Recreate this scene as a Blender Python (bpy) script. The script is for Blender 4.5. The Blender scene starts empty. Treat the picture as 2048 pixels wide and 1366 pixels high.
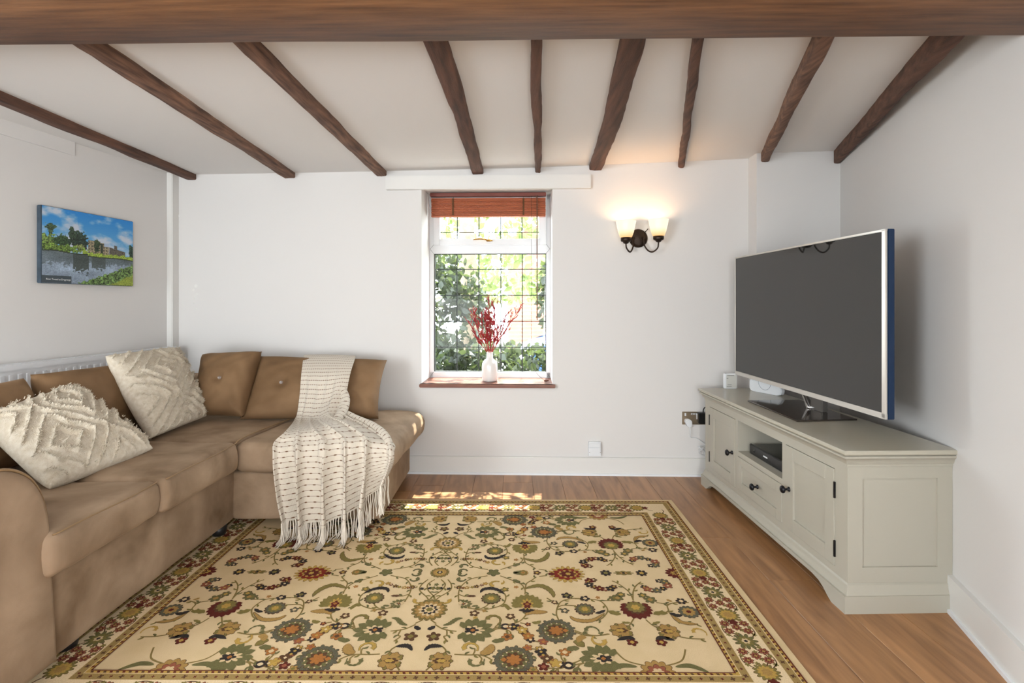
import bpy, bmesh, math, random
import numpy as np
from mathutils import Vector, Matrix, noise
random.seed(7)
R = random.Random(11)
C = bpy.context.scene.collection
SC = bpy.context.scene

# ------------------------------------------------------------------ camera
F = 1040.0; CH = 1.17; HY = 605.0
cam_d = bpy.data.cameras.new('camera'); cam = bpy.data.objects.new('camera', cam_d); C.objects.link(cam)
cam.location = (0, 0, CH); cam.rotation_euler = (math.pi/2, 0, 0)
cam_d.sensor_width = 36; cam_d.lens = 36*F/2048; cam_d.shift_y = (HY-683)/2048
cam_d.clip_start = 0.02; cam_d.clip_end = 200
SC.camera = cam
# ------------------------------------------------------------------ world, sun, lamps, exposure
SC.view_settings.view_transform = 'Standard'; SC.view_settings.look = 'None'
SC.view_settings.gamma = 1; SC.view_settings.use_curve_mapping = False
SC.view_settings.exposure = 0.34
w = bpy.data.worlds.new('sky'); SC.world = w; w.use_nodes = True
nt = w.node_tree; bg = nt.nodes['Background']
bg.inputs[0].default_value = (0.86, 0.93, 1.0, 1); bg.inputs[1].default_value = 11.5
def add_light(name, kind, loc, power, color=(1,1,1), **kw):
    d = bpy.data.lights.new(name, kind); d.energy = power; d.color = color
    for k, v in kw.items(): setattr(d, k, v)
    o = bpy.data.objects.new(name, d); C.objects.link(o); o.location = loc
    return o
def aim(o, d):
    o.rotation_euler = Vector(d).to_track_quat('-Z', 'Y').to_euler()
sun = add_light('sun', 'SUN', (0, 8, 8), 22.0, (1, 0.95, 0.86), angle=0.0093)
aim(sun, (-0.10, -1.0, -1.92))
# unseen fill lights added behind the camera to brighten the room
rear_fill = add_light('rear_fill_light', 'AREA', (-0.9, -2.25, 0.95), 56.0, (0.93, 0.975, 1.0), shape='RECTANGLE', size=3.0, size_y=1.5)  # added fill, tilted upward to lift the ceiling
aim(rear_fill, (0.05, 1, 0.62))
left_fill = add_light('left_fill_light', 'AREA', (-2.60, -0.9, 1.25), 116.0, (0.86, 0.945, 1.0), shape='RECTANGLE', size=1.5, size_y=1.2)  # added fill from the left for the right wall and cabinet front
aim(left_fill, (1, 0.45, 0.05))
right_fill = add_light('right_fill_light', 'AREA', (0.64, -1.5, 1.05), 118.0, (0.95, 0.98, 1.0), shape='RECTANGLE', size=1.3, size_y=1.3)  # added fill from the right for the left wall and sofa fronts
aim(right_fill, (-1, 0.75, 0.05))
# sky portal in the cottage window
por = add_light('sky_portal', 'AREA', (-0.16, 3.98, 1.28), 1.0, (1,1,1), shape='RECTANGLE', size=0.9, size_y=1.4)
por.data.cycles.is_portal = True; aim(por, (0, -1, 0))

# ------------------------------------------------------------------ materials
def srgb(r, g, b):
    f = lambda c: (c/255/12.92) if c/255 <= 0.04045 else ((c/255+0.055)/1.055)**2.4
    return (f(r), f(g), f(b), 1)
MATS = {}
def mat(name, rgb, rough=0.6, metal=0.0, var=0.0, vscale=20, bump=0.0, bscale=200, sheen=0.0, coat=0.0, stretch=None, rgb2=None, spec=0.5, detail=4, trans=0.0):
    if name in MATS: return MATS[name]
    m = bpy.data.materials.new(name); m.use_nodes = True; n = m.node_tree.nodes; l = m.node_tree.links
    p = n['Principled BSDF']; c = srgb(*rgb)
    p.inputs['Base Color'].default_value = c; p.inputs['Roughness'].default_value = rough; p.inputs['Metallic'].default_value = metal
    p.inputs['Specular IOR Level'].default_value = spec
    if sheen: p.inputs['Sheen Weight'].default_value = sheen; p.inputs['Sheen Roughness'].default_value = 0.35; p.inputs['Sheen Tint'].default_value = (min(1,c[0]*2.6), min(1,c[1]*2.9), min(1,c[2]*3.2), 1)
    if coat: p.inputs['Coat Weight'].default_value = coat; p.inputs['Coat Roughness'].default_value = 0.12
    if trans: p.inputs['Transmission Weight'].default_value = trans
    tc = n.new('ShaderNodeTexCoord'); mp = n.new('ShaderNodeMapping'); l.new(tc.outputs['Object'], mp.inputs[0])
    if stretch: mp.inputs['Scale'].default_value = stretch
    if var or rgb2:
        nz = n.new('ShaderNodeTexNoise'); nz.inputs['Scale'].default_value = vscale; nz.inputs['Detail'].default_value = detail; l.new(mp.outputs[0], nz.inputs['Vector'])
        rp = n.new('ShaderNodeValToRGB'); l.new(nz.outputs['Fac'], rp.inputs[0])
        rp.color_ramp.elements[0].position = 0.3; rp.color_ramp.elements[1].position = 0.7
        a = tuple(max(0, x*(1-var)) for x in c[:3])+(1,); b = tuple(min(1, x*(1+var)) for x in c[:3])+(1,)
        if rgb2: b = srgb(*rgb2); a = c
        rp.color_ramp.elements[0].color = a; rp.color_ramp.elements[1].color = b
        l.new(rp.outputs[0], p.inputs['Base Color'])
    if bump:
        nb = n.new('ShaderNodeTexNoise'); nb.inputs['Scale'].default_value = bscale; nb.inputs['Detail'].default_value = 3; l.new(mp.outputs[0], nb.inputs['Vector'])
        bp = n.new('ShaderNodeBump'); bp.inputs['Strength'].default_value = bump; bp.inputs['Distance'].default_value = 0.003
        l.new(nb.outputs['Fac'], bp.inputs['Height']); l.new(bp.outputs[0], p.inputs['Normal'])
    MATS[name] = m
    return m
def nodes_of(m): return m.node_tree.nodes, m.node_tree.links, m.node_tree.nodes['Principled BSDF']

M_WALL = mat('white_painted_plaster', (214, 211, 208), 0.85, bump=0.12, bscale=18, detail=6, spec=0.2)
M_CEIL = mat('ceiling_plaster', (223, 220, 217), 0.9, bump=0.15, bscale=25, spec=0.2)
M_TRIM = mat('white_gloss_paint', (218, 216, 212), 0.35, bump=0.03, bscale=30)
M_UPVC = mat('white_window_plastic', (226, 228, 230), 0.25)
M_JOIST = mat('dark_stained_oak', (58, 37, 28), 0.75, rgb2=(112, 76, 58), vscale=7, bump=1.0, bscale=40, stretch=(6, 0.5, 6))
M_JOIST2 = mat('hewn_oak_pale_flecks', (66, 42, 32), 0.75, rgb2=(134, 98, 76), vscale=10, bump=0.8, bscale=40, stretch=(6, 0.6, 6))
M_BEAM = mat('oiled_oak_beam', (82, 53, 32), 0.5, rgb2=(122, 84, 54), vscale=7, bump=0.35, bscale=40, stretch=(0.6, 9, 9), detail=9)
M_SILL = mat('stained_sill_wood', (98, 52, 34), 0.35, rgb2=(126, 72, 48), vscale=14, stretch=(1, 8, 8))
M_VELVET = mat('taupe_velvet', (116, 94, 72), 0.75, rgb2=(166, 142, 118), vscale=5.0, bump=0.12, bscale=400, sheen=0.25, spec=0.15, detail=5)
for _n in MATS['taupe_velvet'].node_tree.nodes:
    if _n.type == 'VALTORGB': _n.color_ramp.elements[0].position = .30; _n.color_ramp.elements[1].position = .70
    if _n.type == 'TEX_NOISE' and _n.inputs['Scale'].default_value < 10: _n.inputs['Distortion'].default_value = .25
M_VELVET_B = mat('brown_velvet_cushion', (102, 77, 52), 0.7, rgb2=(136, 107, 78), vscale=4, bump=0.12, bscale=400, sheen=0.25, spec=0.15)
M_PIPE = mat('tan_piping', (140, 112, 78), 0.6, bump=0.3, bscale=300)
M_TUFT = mat('cream_tufted_cotton', (222, 212, 195), 0.95, rgb2=(206, 192, 170), vscale=60, bump=1.0, bscale=420, spec=0.1)
M_TUFT_BACK = mat('tan_cotton_back', (168, 146, 118), 0.9, bump=0.4, bscale=400)
M_CAB = mat('sage_grey_paint', (168, 163, 149), 0.38, bump=0.05, bscale=60)
M_CABTOP = mat('sage_grey_top_paint', (174, 168, 152), 0.22, bump=0.02, bscale=60)
M_CABIN = mat('cabinet_inside_paint', (150, 142, 128), 0.6)
M_IRON = mat('black_iron', (28, 28, 32), 0.4, 0.6)
M_BRONZE = mat('aged_bronze', (52, 40, 32), 0.42, 0.7, var=0.3, vscale=90, bump=0.4, bscale=150)
M_CHROME = mat('polished_chrome', (200, 200, 200), 0.12, 1.0)
M_SILVER = mat('silver_bezel', (205, 200, 192), 0.3, 0.55)
M_SCREEN = mat('dark_glossy_screen', (30, 30, 29), 0.03, spec=0.75)
M_BLUEG = mat('blue_tinted_edge', (26, 48, 78), 0.15, 0.3)
M_BLACKP = mat('black_plastic', (20, 20, 21), 0.3)
M_BLACKG = mat('black_gloss', (14, 14, 16), 0.12)
M_WHITEP = mat('white_plastic', (222, 224, 226), 0.3)
M_STEEL = mat('brushed_steel', (150, 135, 115), 0.35, 0.9, stretch=(1, 1, 30), var=0.15, vscale=50)
M_BRASS = mat('polished_brass', (170, 130, 60), 0.25, 1.0)
M_LEAD = mat('dull_lead', (52, 56, 56), 0.6, 0.3)
M_CERAM = mat('white_glazed_ceramic', (226, 222, 218), 0.18, coat=0.3)
M_RED = mat('dried_red_stem', (150, 30, 38), 0.8, var=0.3, vscale=60)
M_CORD = mat('dark_cord', (48, 36, 30), 0.8)
M_RADI = mat('radiator_enamel', (218, 219, 221), 0.35)
M_CRYSTAL = mat('crystal_button', (235, 235, 240), 0.08, 0.8)
M_DARKFOOT = mat('black_foot', (18, 16, 16), 0.5)
M_FRINGE = mat('cream_cotton_fringe', (222, 212, 198), 0.95, bump=0.5, bscale=300)
M_BRICK = mat('outdoor_brick', (176, 112, 88), 0.9, var=0.2, vscale=6)
M_PAVE = mat('pale_paving', (150, 146, 138), 0.9, var=0.1, vscale=3)
M_BARK = mat('pale_bark', (128, 112, 92), 0.9, var=0.3, vscale=12, bump=0.8, bscale=20)
M_CAR = mat('blue_car_paint', (30, 84, 160), 0.25, coat=0.6)
M_TYRE = mat('tyre_rubber', (25, 25, 25), 0.9)

def leafmat(name, rgb, tr):
    m = bpy.data.materials.new(name); m.use_nodes = True; n, l, p = nodes_of(m)
    p.inputs['Base Color'].default_value = srgb(*rgb); p.inputs['Roughness'].default_value = 0.35
    oi = n.new('ShaderNodeTexCoord'); nz = n.new('ShaderNodeTexNoise'); nz.inputs['Scale'].default_value = 5; l.new(oi.outputs['Object'], nz.inputs['Vector'])
    mx = n.new('ShaderNodeMix'); mx.data_type = 'RGBA'; l.new(nz.outputs['Fac'], mx.inputs[0])
    mx.inputs[6].default_value = srgb(*[int(v*0.6) for v in rgb]); mx.inputs[7].default_value = srgb(*[min(255, int(v*1.35)) for v in rgb])
    l.new(mx.outputs[2], p.inputs['Base Color'])
    t = n.new('ShaderNodeBsdfTranslucent'); t.inputs[0].default_value = srgb(*tr)
    ms = n.new('ShaderNodeMixShader'); ms.inputs[0].default_value = 0.42
    out = n['Material Output']; l.new(p.outputs[0], ms.inputs[1]); l.new(t.outputs[0], ms.inputs[2]); l.new(ms.outputs[0], out.inputs[0])
    return m
M_LEAF_D = leafmat('dark_ivy_leaf', (42, 50, 38), (80, 92, 50))
M_LEAF_L = leafmat('pale_green_leaf', (112, 128, 84), (165, 182, 112))

m = bpy.data.materials.new('clear_glass'); m.use_nodes = True; n, l, p = nodes_of(m)
tr = n.new('ShaderNodeBsdfTransparent'); tr.inputs[0].default_value = (0.96, 0.98, 0.97, 1)
gl = n.new('ShaderNodeBsdfGlossy'); gl.inputs['Roughness'].default_value = 0.02
fr = n.new('ShaderNodeFresnel'); fr.inputs[0].default_value = 1.45
ge = n.new('ShaderNodeNewGeometry'); iv = n.new('ShaderNodeMath'); iv.operation = 'SUBTRACT'; iv.inputs[0].default_value = 1; l.new(ge.outputs['Backfacing'], iv.inputs[1])
mu = n.new('ShaderNodeMath'); mu.operation = 'MULTIPLY'; l.new(fr.outputs[0], mu.inputs[0]); l.new(iv.outputs[0], mu.inputs[1])
mx = n.new('ShaderNodeMixShader'); l.new(mu.outputs[0], mx.inputs[0]); l.new(tr.outputs[0], mx.inputs[1]); l.new(gl.outputs[0], mx.inputs[2])
l.new(mx.outputs[0], n['Material Output'].inputs[0]); M_GLASS = m

m = bpy.data.materials.new('lit_opal_glass'); m.use_nodes = True; n, l, p = nodes_of(m)
p.inputs['Base Color'].default_value = srgb(130, 112, 90); p.inputs['Roughness'].default_value = 0.3
p.inputs['Emission Color'].default_value = srgb(255, 226, 176); p.inputs['Emission Strength'].default_value = 0.95
tc = n.new('ShaderNodeTexCoord'); sp = n.new('ShaderNodeSeparateXYZ'); l.new(tc.outputs['Generated'], sp.inputs[0])
rp = n.new('ShaderNodeValToRGB'); l.new(sp.outputs[2], rp.inputs[0]); rp.color_ramp.elements[0].color = srgb(235, 170, 95); rp.color_ramp.elements[1].position = 0.5; rp.color_ramp.elements[1].color = srgb(255, 238, 205)
l.new(rp.outputs[0], p.inputs['Emission Color']); M_SHADE = m

# wood plank material: colour differs per object
def woodmat(name, c1, c2, stretch, scale=3.0, rough=0.4, bump=0.15, objvar=0.22):
    m = bpy.data.materials.new(name); m.use_nodes = True; n, l, p = nodes_of(m)
    tc = n.new('ShaderNodeTexCoord'); mp = n.new('ShaderNodeMapping'); mp.inputs['Scale'].default_value = stretch
    oi = n.new('ShaderNodeObjectInfo'); mul = n.new('ShaderNodeVectorMath'); mul.operation = 'SCALE'; mul.inputs[3].default_value = 37.0
    cb = n.new('ShaderNodeCombineXYZ'); l.new(oi.outputs['Random'], cb.inputs[0]); l.new(oi.outputs['Random'], cb.inputs[1]); l.new(cb.outputs[0], mul.inputs[0])
    add = n.new('ShaderNodeVectorMath'); l.new(tc.outputs['Object'], add.inputs[0]); l.new(mul.outputs[0], add.inputs[1]); l.new(add.outputs[0], mp.inputs[0])
    nz = n.new('ShaderNodeTexNoise'); nz.inputs['Scale'].default_value = scale; nz.inputs['Detail'].default_value = 9; nz.inputs['Distortion'].default_value = 1.2; l.new(mp.outputs[0], nz.inputs['Vector'])
    rp = n.new('ShaderNodeValToRGB'); rp.color_ramp.elements[0].position = 0.32; rp.color_ramp.elements[1].position = 0.68
    rp.color_ramp.elements[0].color = srgb(*c1); rp.color_ramp.elements[1].color = srgb(*c2); l.new(nz.outputs['Fac'], rp.inputs[0])
    hv = n.new('ShaderNodeHueSaturation'); l.new(rp.outputs[0], hv.inputs['Color'])
    mr = n.new('ShaderNodeMapRange'); mr.inputs[3].default_value = 1-objvar; mr.inputs[4].default_value = 1+objvar; l.new(oi.outputs['Random'], mr.inputs[0]); l.new(mr.outputs[0], hv.inputs['Value'])
    l.new(hv.outputs[0], p.inputs['Base Color']); p.inputs['Roughness'].default_value = rough
    bp = n.new('ShaderNodeBump'); bp.inputs['Strength'].default_value = bump; bp.inputs['Distance'].default_value = 0.002; l.new(nz.outputs['Fac'], bp.inputs['Height']); l.new(bp.outputs[0], p.inputs['Normal'])
    return m
M_PLANK = woodmat('oak_laminate', (130, 90, 56), (174, 127, 84), (7, 0.8, 1), 2.2, 0.36, 0.08, 0.08)
M_SLAT = woodmat('orange_brown_blind_wood', (146, 68, 34), (186, 96, 50), (1, 20, 60), 3, 0.45, 0.1, 0.15)

# ------------------------------------------------------------------ helpers
class Fr:      # a local frame: origin + rotation about z
    def __init__(s, loc, rz): s.o = Vector(loc); s.rz = rz; s.m = Matrix.Translation(s.o) @ Matrix.Rotation(rz, 4, 'Z'); s.i = s.m.inverted()
    def cam(s): return s.i @ Vector((0, 0, CH))
    def ray(s, px, py): return (s.i.to_3x3() @ Vector(((px-1024)/F, 1, -(py-HY)/F)))
    def onY(s, px, py, y):
        c = s.cam(); d = s.ray(px, py); t = (y-c.y)/d.y; return c+d*t
    def onZ(s, px, py, z):
        c = s.cam(); d = s.ray(px, py); t = (z-c.z)/d.z; return c+d*t
    def onX(s, px, py, x):
        c = s.cam(); d = s.ray(px, py); t = (x-c.x)/d.x; return c+d*t
W0 = Fr((0, 0, 0), 0)
def P(px, py, z): return Vector(((px-1024)/F*z, z, CH-(py-HY)/F*z))

def link(name, me, m, parent=None, smooth=True):
    o = bpy.data.objects.new(name, me); C.objects.link(o)
    if m:
        for mm in (m if isinstance(m, (list, tuple)) else [m]): me.materials.append(mm)
    if smooth:
        for f in me.polygons: f.use_smooth = True
    if parent: o.parent = parent
    return o
def from_bm(name, bm, m, parent=None, smooth=False, auto=None):
    me = bpy.data.meshes.new(name); bmesh.ops.recalc_face_normals(bm, faces=bm.faces); bm.to_mesh(me); bm.free()
    o = link(name, me, m, parent, smooth)
    if auto:
        me.shade_smooth() if hasattr(me, 'shade_smooth') else None
        me.set_sharp_from_angle(angle=math.radians(auto))
    return o
def from_py(name, vs, fs, m, parent=None, smooth=True):
    me = bpy.data.meshes.new(name); me.from_pydata([tuple(v) for v in vs], [], fs); me.update()
    return link(name, me, m, parent, smooth)
def thing(name, label, cat, loc=(0,0,0), rz=0, group=None, kind=None):
    o = bpy.data.objects.new(name, None); C.objects.link(o); o.location = loc; o.rotation_euler = (0, 0, rz); o.empty_display_size = 0.1
    return tag(o, label, cat, group, kind)
def tag(o, label=None, cat=None, group=None, kind=None):
    if label: o['label'] = label
    if cat: o['category'] = cat
    if group: o['group'] = group
    if kind: o['kind'] = kind
    return o
def struct(o): o['kind'] = 'structure'; return o
def box(bm, x0, x1, y0, y1, z0, z1, bev=0.0, seg=2):
    r = bmesh.ops.create_cube(bm, size=1); vs = r['verts']
    for v in vs: v.co = Vector((x0+(v.co.x+.5)*(x1-x0), y0+(v.co.y+.5)*(y1-y0), z0+(v.co.z+.5)*(z1-z0)))
    if bev:
        es = list({e for v in vs for e in v.link_edges})
        bmesh.ops.bevel(bm, geom=es, offset=bev, segments=seg, affect='EDGES', clamp_overlap=True)
def bx(name, dims, m, parent=None, bev=0.0, seg=2):
    bm = bmesh.new(); box(bm, *dims, bev=bev, seg=seg); return from_bm(name, bm, m, parent, auto=40 if bev else None)
def tube(bm, pts, r, n=8, cap=True):
    pts = [Vector(p) for p in pts]; rings = []
    rr = r if isinstance(r, (list, tuple)) else [r]*len(pts)
    up = Vector((0, 0, 1))
    for i, p in enumerate(pts):
        t = (pts[min(i+1, len(pts)-1)]-pts[max(i-1, 0)]).normalized()
        if i == 0:
            a = t.cross(up) if abs(t.z) < .9 else t.cross(Vector((1, 0, 0)))
        else: a = a - t*a.dot(t)
        a.normalize(); b = t.cross(a)
        rings.append([bm.verts.new(p+(a*math.cos(2*math.pi*k/n)+b*math.sin(2*math.pi*k/n))*rr[i]) for k in range(n)])
    for i in range(len(rings)-1):
        for k in range(n): bm.faces.new((rings[i][k], rings[i][(k+1)%n], rings[i+1][(k+1)%n], rings[i+1][k]))
    if cap: bm.faces.new(rings[0]); bm.faces.new(rings[-1][::-1])
def lathe(bm, prof, c=(0,0,0), n=28, axis='Z', capb=True):
    rings = []
    for r, z in prof:
        ring = []
        for k in range(n):
            a = 2*math.pi*k/n; x, y = r*math.cos(a), r*math.sin(a)
            co = (x, y, z) if axis == 'Z' else ((x, -z, y) if axis == 'Y' else (z, x, y))
            ring.append(bm.verts.new(Vector(c)+Vector(co)))
        rings.append(ring)
    for i in range(len(rings)-1):
        for k in range(n): bm.faces.new((rings[i][k], rings[i][(k+1)%n], rings[i+1][(k+1)%n], rings[i+1][k]))
    if capb: bm.faces.new(rings[0]); bm.faces.new(rings[-1][::-1])
def prism(bm, poly, axis, a0, a1):     # extrude a 2-D polygon along an axis
    def co(p, a):
        return {'X': (a, p[0], p[1]), 'Y': (p[0], a, p[1]), 'Z': (p[0], p[1], a)}[axis]
    A = [bm.verts.new(co(p, a0)) for p in poly]; B = [bm.verts.new(co(p, a1)) for p in poly]
    bm.faces.new(A); bm.faces.new(B[::-1])
    k = len(poly)
    for i in range(k): bm.faces.new((A[i], B[i], B[(i+1)%k], A[(i+1)%k]))
def crom(pts, n=8):                     # Catmull-Rom through points of any dimension
    P_ = [np.array(p, float) for p in pts]; out = []
    for i in range(len(P_)-1):
        p0 = P_[max(i-1, 0)]; p1 = P_[i]; p2 = P_[i+1]; p3 = P_[min(i+2, len(P_)-1)]
        for k in range(n):
            t = k/n; out.append(0.5*((2*p1)+(-p0+p2)*t+(2*p0-5*p1+4*p2-p3)*t*t+(-p0+3*p1-3*p2+p3)*t**3))
    out.append(P_[-1]); return out
def soft_box(name, x0, x1, y0, y1, z0, z1, r, m, parent, puff=0.0, n=14, wr=0.006, seed=0.0, fpuff=0.0, sub=1.0, shear=None):
    nx = max(4, int((x1-x0)/.035)); ny = max(4, int((y1-y0)/.035)); nz = max(4, int((z1-z0)/.03))
    def loops(a, b, cnt):
        t = [a, a+.25*r, a+.6*r, a+r]; t += [a+r+(b-a-2*r)*i/cnt for i in range(1, cnt)]; return t+[b-r, b-.6*r, b-.25*r, b]
    LX, LY, LZ = loops(x0, x1, nx), loops(y0, y1, ny), loops(z0, z1, nz); nx, ny, nz = len(LX)-1, len(LY)-1, len(LZ)-1
    bm = bmesh.new(); grid = {}
    def vert(i, j, k):
        key = (i, j, k)
        if key in grid: return grid[key]
        q = Vector((LX[i], LY[j], LZ[k]))
        u = 2*(q.x-x0)/(x1-x0)-1; v = 2*(q.y-y0)/(y1-y0)-1; ww = 2*(q.z-z0)/(z1-z0)-1
        inn = Vector((min(max(q.x, x0+r), x1-r), min(max(q.y, y0+r), y1-r), min(max(q.z, z0+r), z1-r)))
        d = q-inn
        if d.length > 1e-6: q = inn + d.normalized()*r
        if ww > 0: q.z += puff*(1-u*u)*(1-v*v)*ww
        nn = noise.noise(q*5.5+Vector((seed, seed*2, 0)))*wr + noise.noise(Vector((q.x*22, q.y*22, q.z*12))+Vector((seed, 0, 0)))*wr*.35
        dd = d.normalized() if d.length > 1e-6 else Vector((0, 0, 1))
        q += dd*nn
        if fpuff: q += Vector((dd.x, dd.y, 0))*fpuff*(1-ww*ww)
        if shear: q = shear(q)
        grid[key] = bm.verts.new(q); return grid[key]
    def quad(a, b, c, d):
        try: bm.faces.new((vert(*a), vert(*b), vert(*c), vert(*d)))
        except ValueError: pass
    for i in range(nx):
        for j in range(ny):
            for k in (0, nz): quad((i, j, k), (i+1, j, k), (i+1, j+1, k), (i, j+1, k))
    for i in range(nx):
        for k in range(nz):
            for j in (0, ny): quad((i, j, k), (i+1, j, k), (i+1, j, k+1), (i, j, k+1))
    for j in range(ny):
        for k in range(nz):
            for i in (0, nx): quad((i, j, k), (i, j+1, k), (i, j+1, k+1), (i, j, k+1))
    return from_bm(name, bm, m, parent, smooth=True)

# ------------------------------------------------------------------ room shell
SLOPE = -31/F
BWF = Fr((0.1057, 3.5475, 0), math.atan(SLOPE))         # back wall frame: x along the wall, y out of the room
def bw(px, py, y=0.0): return BWF.onY(px, py, y)
CE = [(-3.2, 2.055), (-2.0, 2.062), (-1.0, 2.072), (0.1, 2.088), (1.0, 2.118), (1.6, 2.140), (2.6, 2.160)]
def ceil_h(x):
    for (a, ha), (b, hb) in zip(CE, CE[1:]):
        if x <= b: return ha+(hb-ha)*(x-a)/(b-a)
    return CE[-1][1]
LW = lambda y: -2.352-0.115*(3.63-y)                  # inner face of the left wall
RW = lambda y: 1.668+0.323*(y-1.953)                    # inner face of the right wall
YB = -2.4
bm = bmesh.new()
for (a, ha), (b, hb) in zip(CE, CE[1:]): prism(bm, [(a, ha), (b, hb), (b, 2.35), (a, 2.35)], 'Y', YB-.2, 3.75)
struct(from_bm('ceiling', bm, M_CEIL))
def wallquad(name, p0, p1, out, h=2.3, mt=M_WALL):
    d = Vector((p1[0]-p0[0], p1[1]-p0[1])).normalized(); nrm = Vector((d.y, -d.x))*out
    a, b = Vector(p0), Vector(p1)
    bm = bmesh.new(); prism(bm, [tuple(a), tuple(b), tuple(b+nrm), tuple(a+nrm)], 'Z', -.02, h)
    return struct(from_bm(name, bm, mt))
wallquad('wall_left', (LW(YB), YB), (LW(3.7), 3.7), -0.2)
wallquad('wall_right', (RW(3.5), 3.5), (RW(-1.0), -1.0), -0.2)
wallquad('wall_right', (RW(-1.0), -1.0), (RW(-1.0), YB), -0.2)
wallquad('wall_rear', (-3.3, YB), (1.3, YB), 0.2)
# window opening in the back wall
OL = bw(843, 600).x; ORt = bw(1105, 600).x; OB = 0.605; OT = 1.966; WT = 0.36
bm = bmesh.new()
box(bm, -2.75, OL, 0, WT, -.02, 2.3); box(bm, ORt, 2.3, 0, WT, -.02, 2.3); box(bm, OL, ORt, 0, WT, -.02, OB-.015); box(bm, OL, ORt, 0, WT, OT, 2.3)
wb = struct(from_bm('wall_back', bm, M_WALL)); wb.location = BWF.o; wb.rotation_euler = (0, 0, BWF.rz)
# boxed-out wall section on the right
PX = bw(1497, 400).x
o = bx('wall_back', (PX, 2.3, -.125, .02, -.02, 2.3), M_WALL); struct(o); o.location = BWF.o; o.rotation_euler = (0, 0, BWF.rz)
# corner boxing on the left
c0 = bw(345, 500, -.06); c1 = bw(358, 500, 0)
o = bx('trim_1', (c0.x-.14, (c0.x+c1.x)/2, -.065, .02, 0, 2.1), M_TRIM, bev=.004); struct(o); o.location = BWF.o; o.rotation_euler = (0, 0, BWF.rz)
# boarded lintel over the window
a = bw(771, 360, -.03); b = bw(1182, 360, -.03)
o = bx('trim_2', (a.x, b.x, -.035, .01, 1.941, 2.034), M_TRIM, bev=.004); struct(o); o.location = BWF.o; o.rotation_euler = (0, 0, BWF.rz)
# proud board high on the left wall
y0, y1 = 1.9, W0.onX(145, 300, -2.44).y
bm = bmesh.new(); prism(bm, [(LW(y0)-.01, y0), (LW(y1)-.01, y1), (LW(y1)+.012, y1), (LW(y0)+.012, y0)], 'Z', 1.985, 2.2)
struct(from_bm('trim_3', bm, M_WALL))
# baseboards
o = bx('baseboard_back', (-2.4, PX, -.018, 0, 0, .12), M_TRIM, bev=.004); struct(o); o.location = BWF.o; o.rotation_euler = (0, 0, BWF.rz)
q = bx('sealant_strip', (-2.4, PX, -.026, -.017, 0, .014), M_UPVC, o)
o = bx('baseboard_back', (PX-.018, 2.2, -.143, -.125, 0, .12), M_TRIM, bev=.004); struct(o); o.location = BWF.o; o.rotation_euler = (0, 0, BWF.rz)
bm = bmesh.new(); prism(bm, [(RW(3.4), 3.4), (RW(-1.0), -1.0), (RW(-1.0)-.02, -1.0), (RW(3.4)-.02, 3.4)], 'Z', 0, .135)
o = struct(from_bm('baseboard_right', bm, M_TRIM))
bm = bmesh.new(); prism(bm, [(RW(3.4)-.019, 3.4), (RW(-1.0)-.019, -1.0), (RW(-1.0)-.030, -1.0), (RW(3.4)-.030, 3.4)], 'Z', 0, .014)
from_bm('sealant_strip', bm, M_UPVC, o)
bm = bmesh.new(); prism(bm, [(LW(3.5), 3.5), (LW(YB), YB), (LW(YB)+.018, YB), (LW(3.5)+.018, 3.5)], 'Z', 0, .12)
struct(from_bm('baseboard_left', bm, M_TRIM))
# small paint chips and filler marks
bm = bmesh.new()
for (px, py, r) in ((392,572,4),(387,580,3),(394,588,3),(390,596,3.5),(388,606,2.5),(392,617,2.5),(358,432,3)):
    c = bw(px, py, -.001); rr = r*3.5/F
    lathe(bm, [(rr*.9, 0), (rr, .001), (rr*.4, .003)], (c.x, c.y+.001, c.z), 7, 'Y')
o = from_bm('filler_marks', bm, M_TRIM, wb)
# floor: planks run away from the camera
fl = bx('floor', (-3.2, 2.4, YB, 3.9, -.06, -.012), mat('floor_underlay', (60, 42, 28), .9)); struct(fl)
pm = {}
def plank(x0, x1, y0, y1):
    g = .0012; key = (round(x1-x0, 3), round(y1-y0, 3))
    if key not in pm:
        bm = bmesh.new(); box(bm, g/2, x1-x0-g/2, g/2, y1-y0-g/2, -.012, 0, bev=.0010, seg=1); me = bpy.data.meshes.new('plank'); bm.to_mesh(me); bm.free(); me.materials.append(M_PLANK); pm[key] = me
    o = bpy.data.objects.new('plank', pm[key]); C.objects.link(o); o.location = (x0, y0, 0); o.parent = fl
offs = {0: 2.589-1.285*2, 1: 2.192-1.285}
for i in range(-13, 5):
    x0 = .893+.19*i; yy = offs.get(i, R.uniform(0, 1.285)); yy -= 1.285*3
    while yy < 3.52:
        a = max(yy, -.4); b = min(yy+1.285, 3.62 - .0)
        if b-a > .05: plank(x0, x0+.19, a, b)
        yy += 1.285

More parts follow.
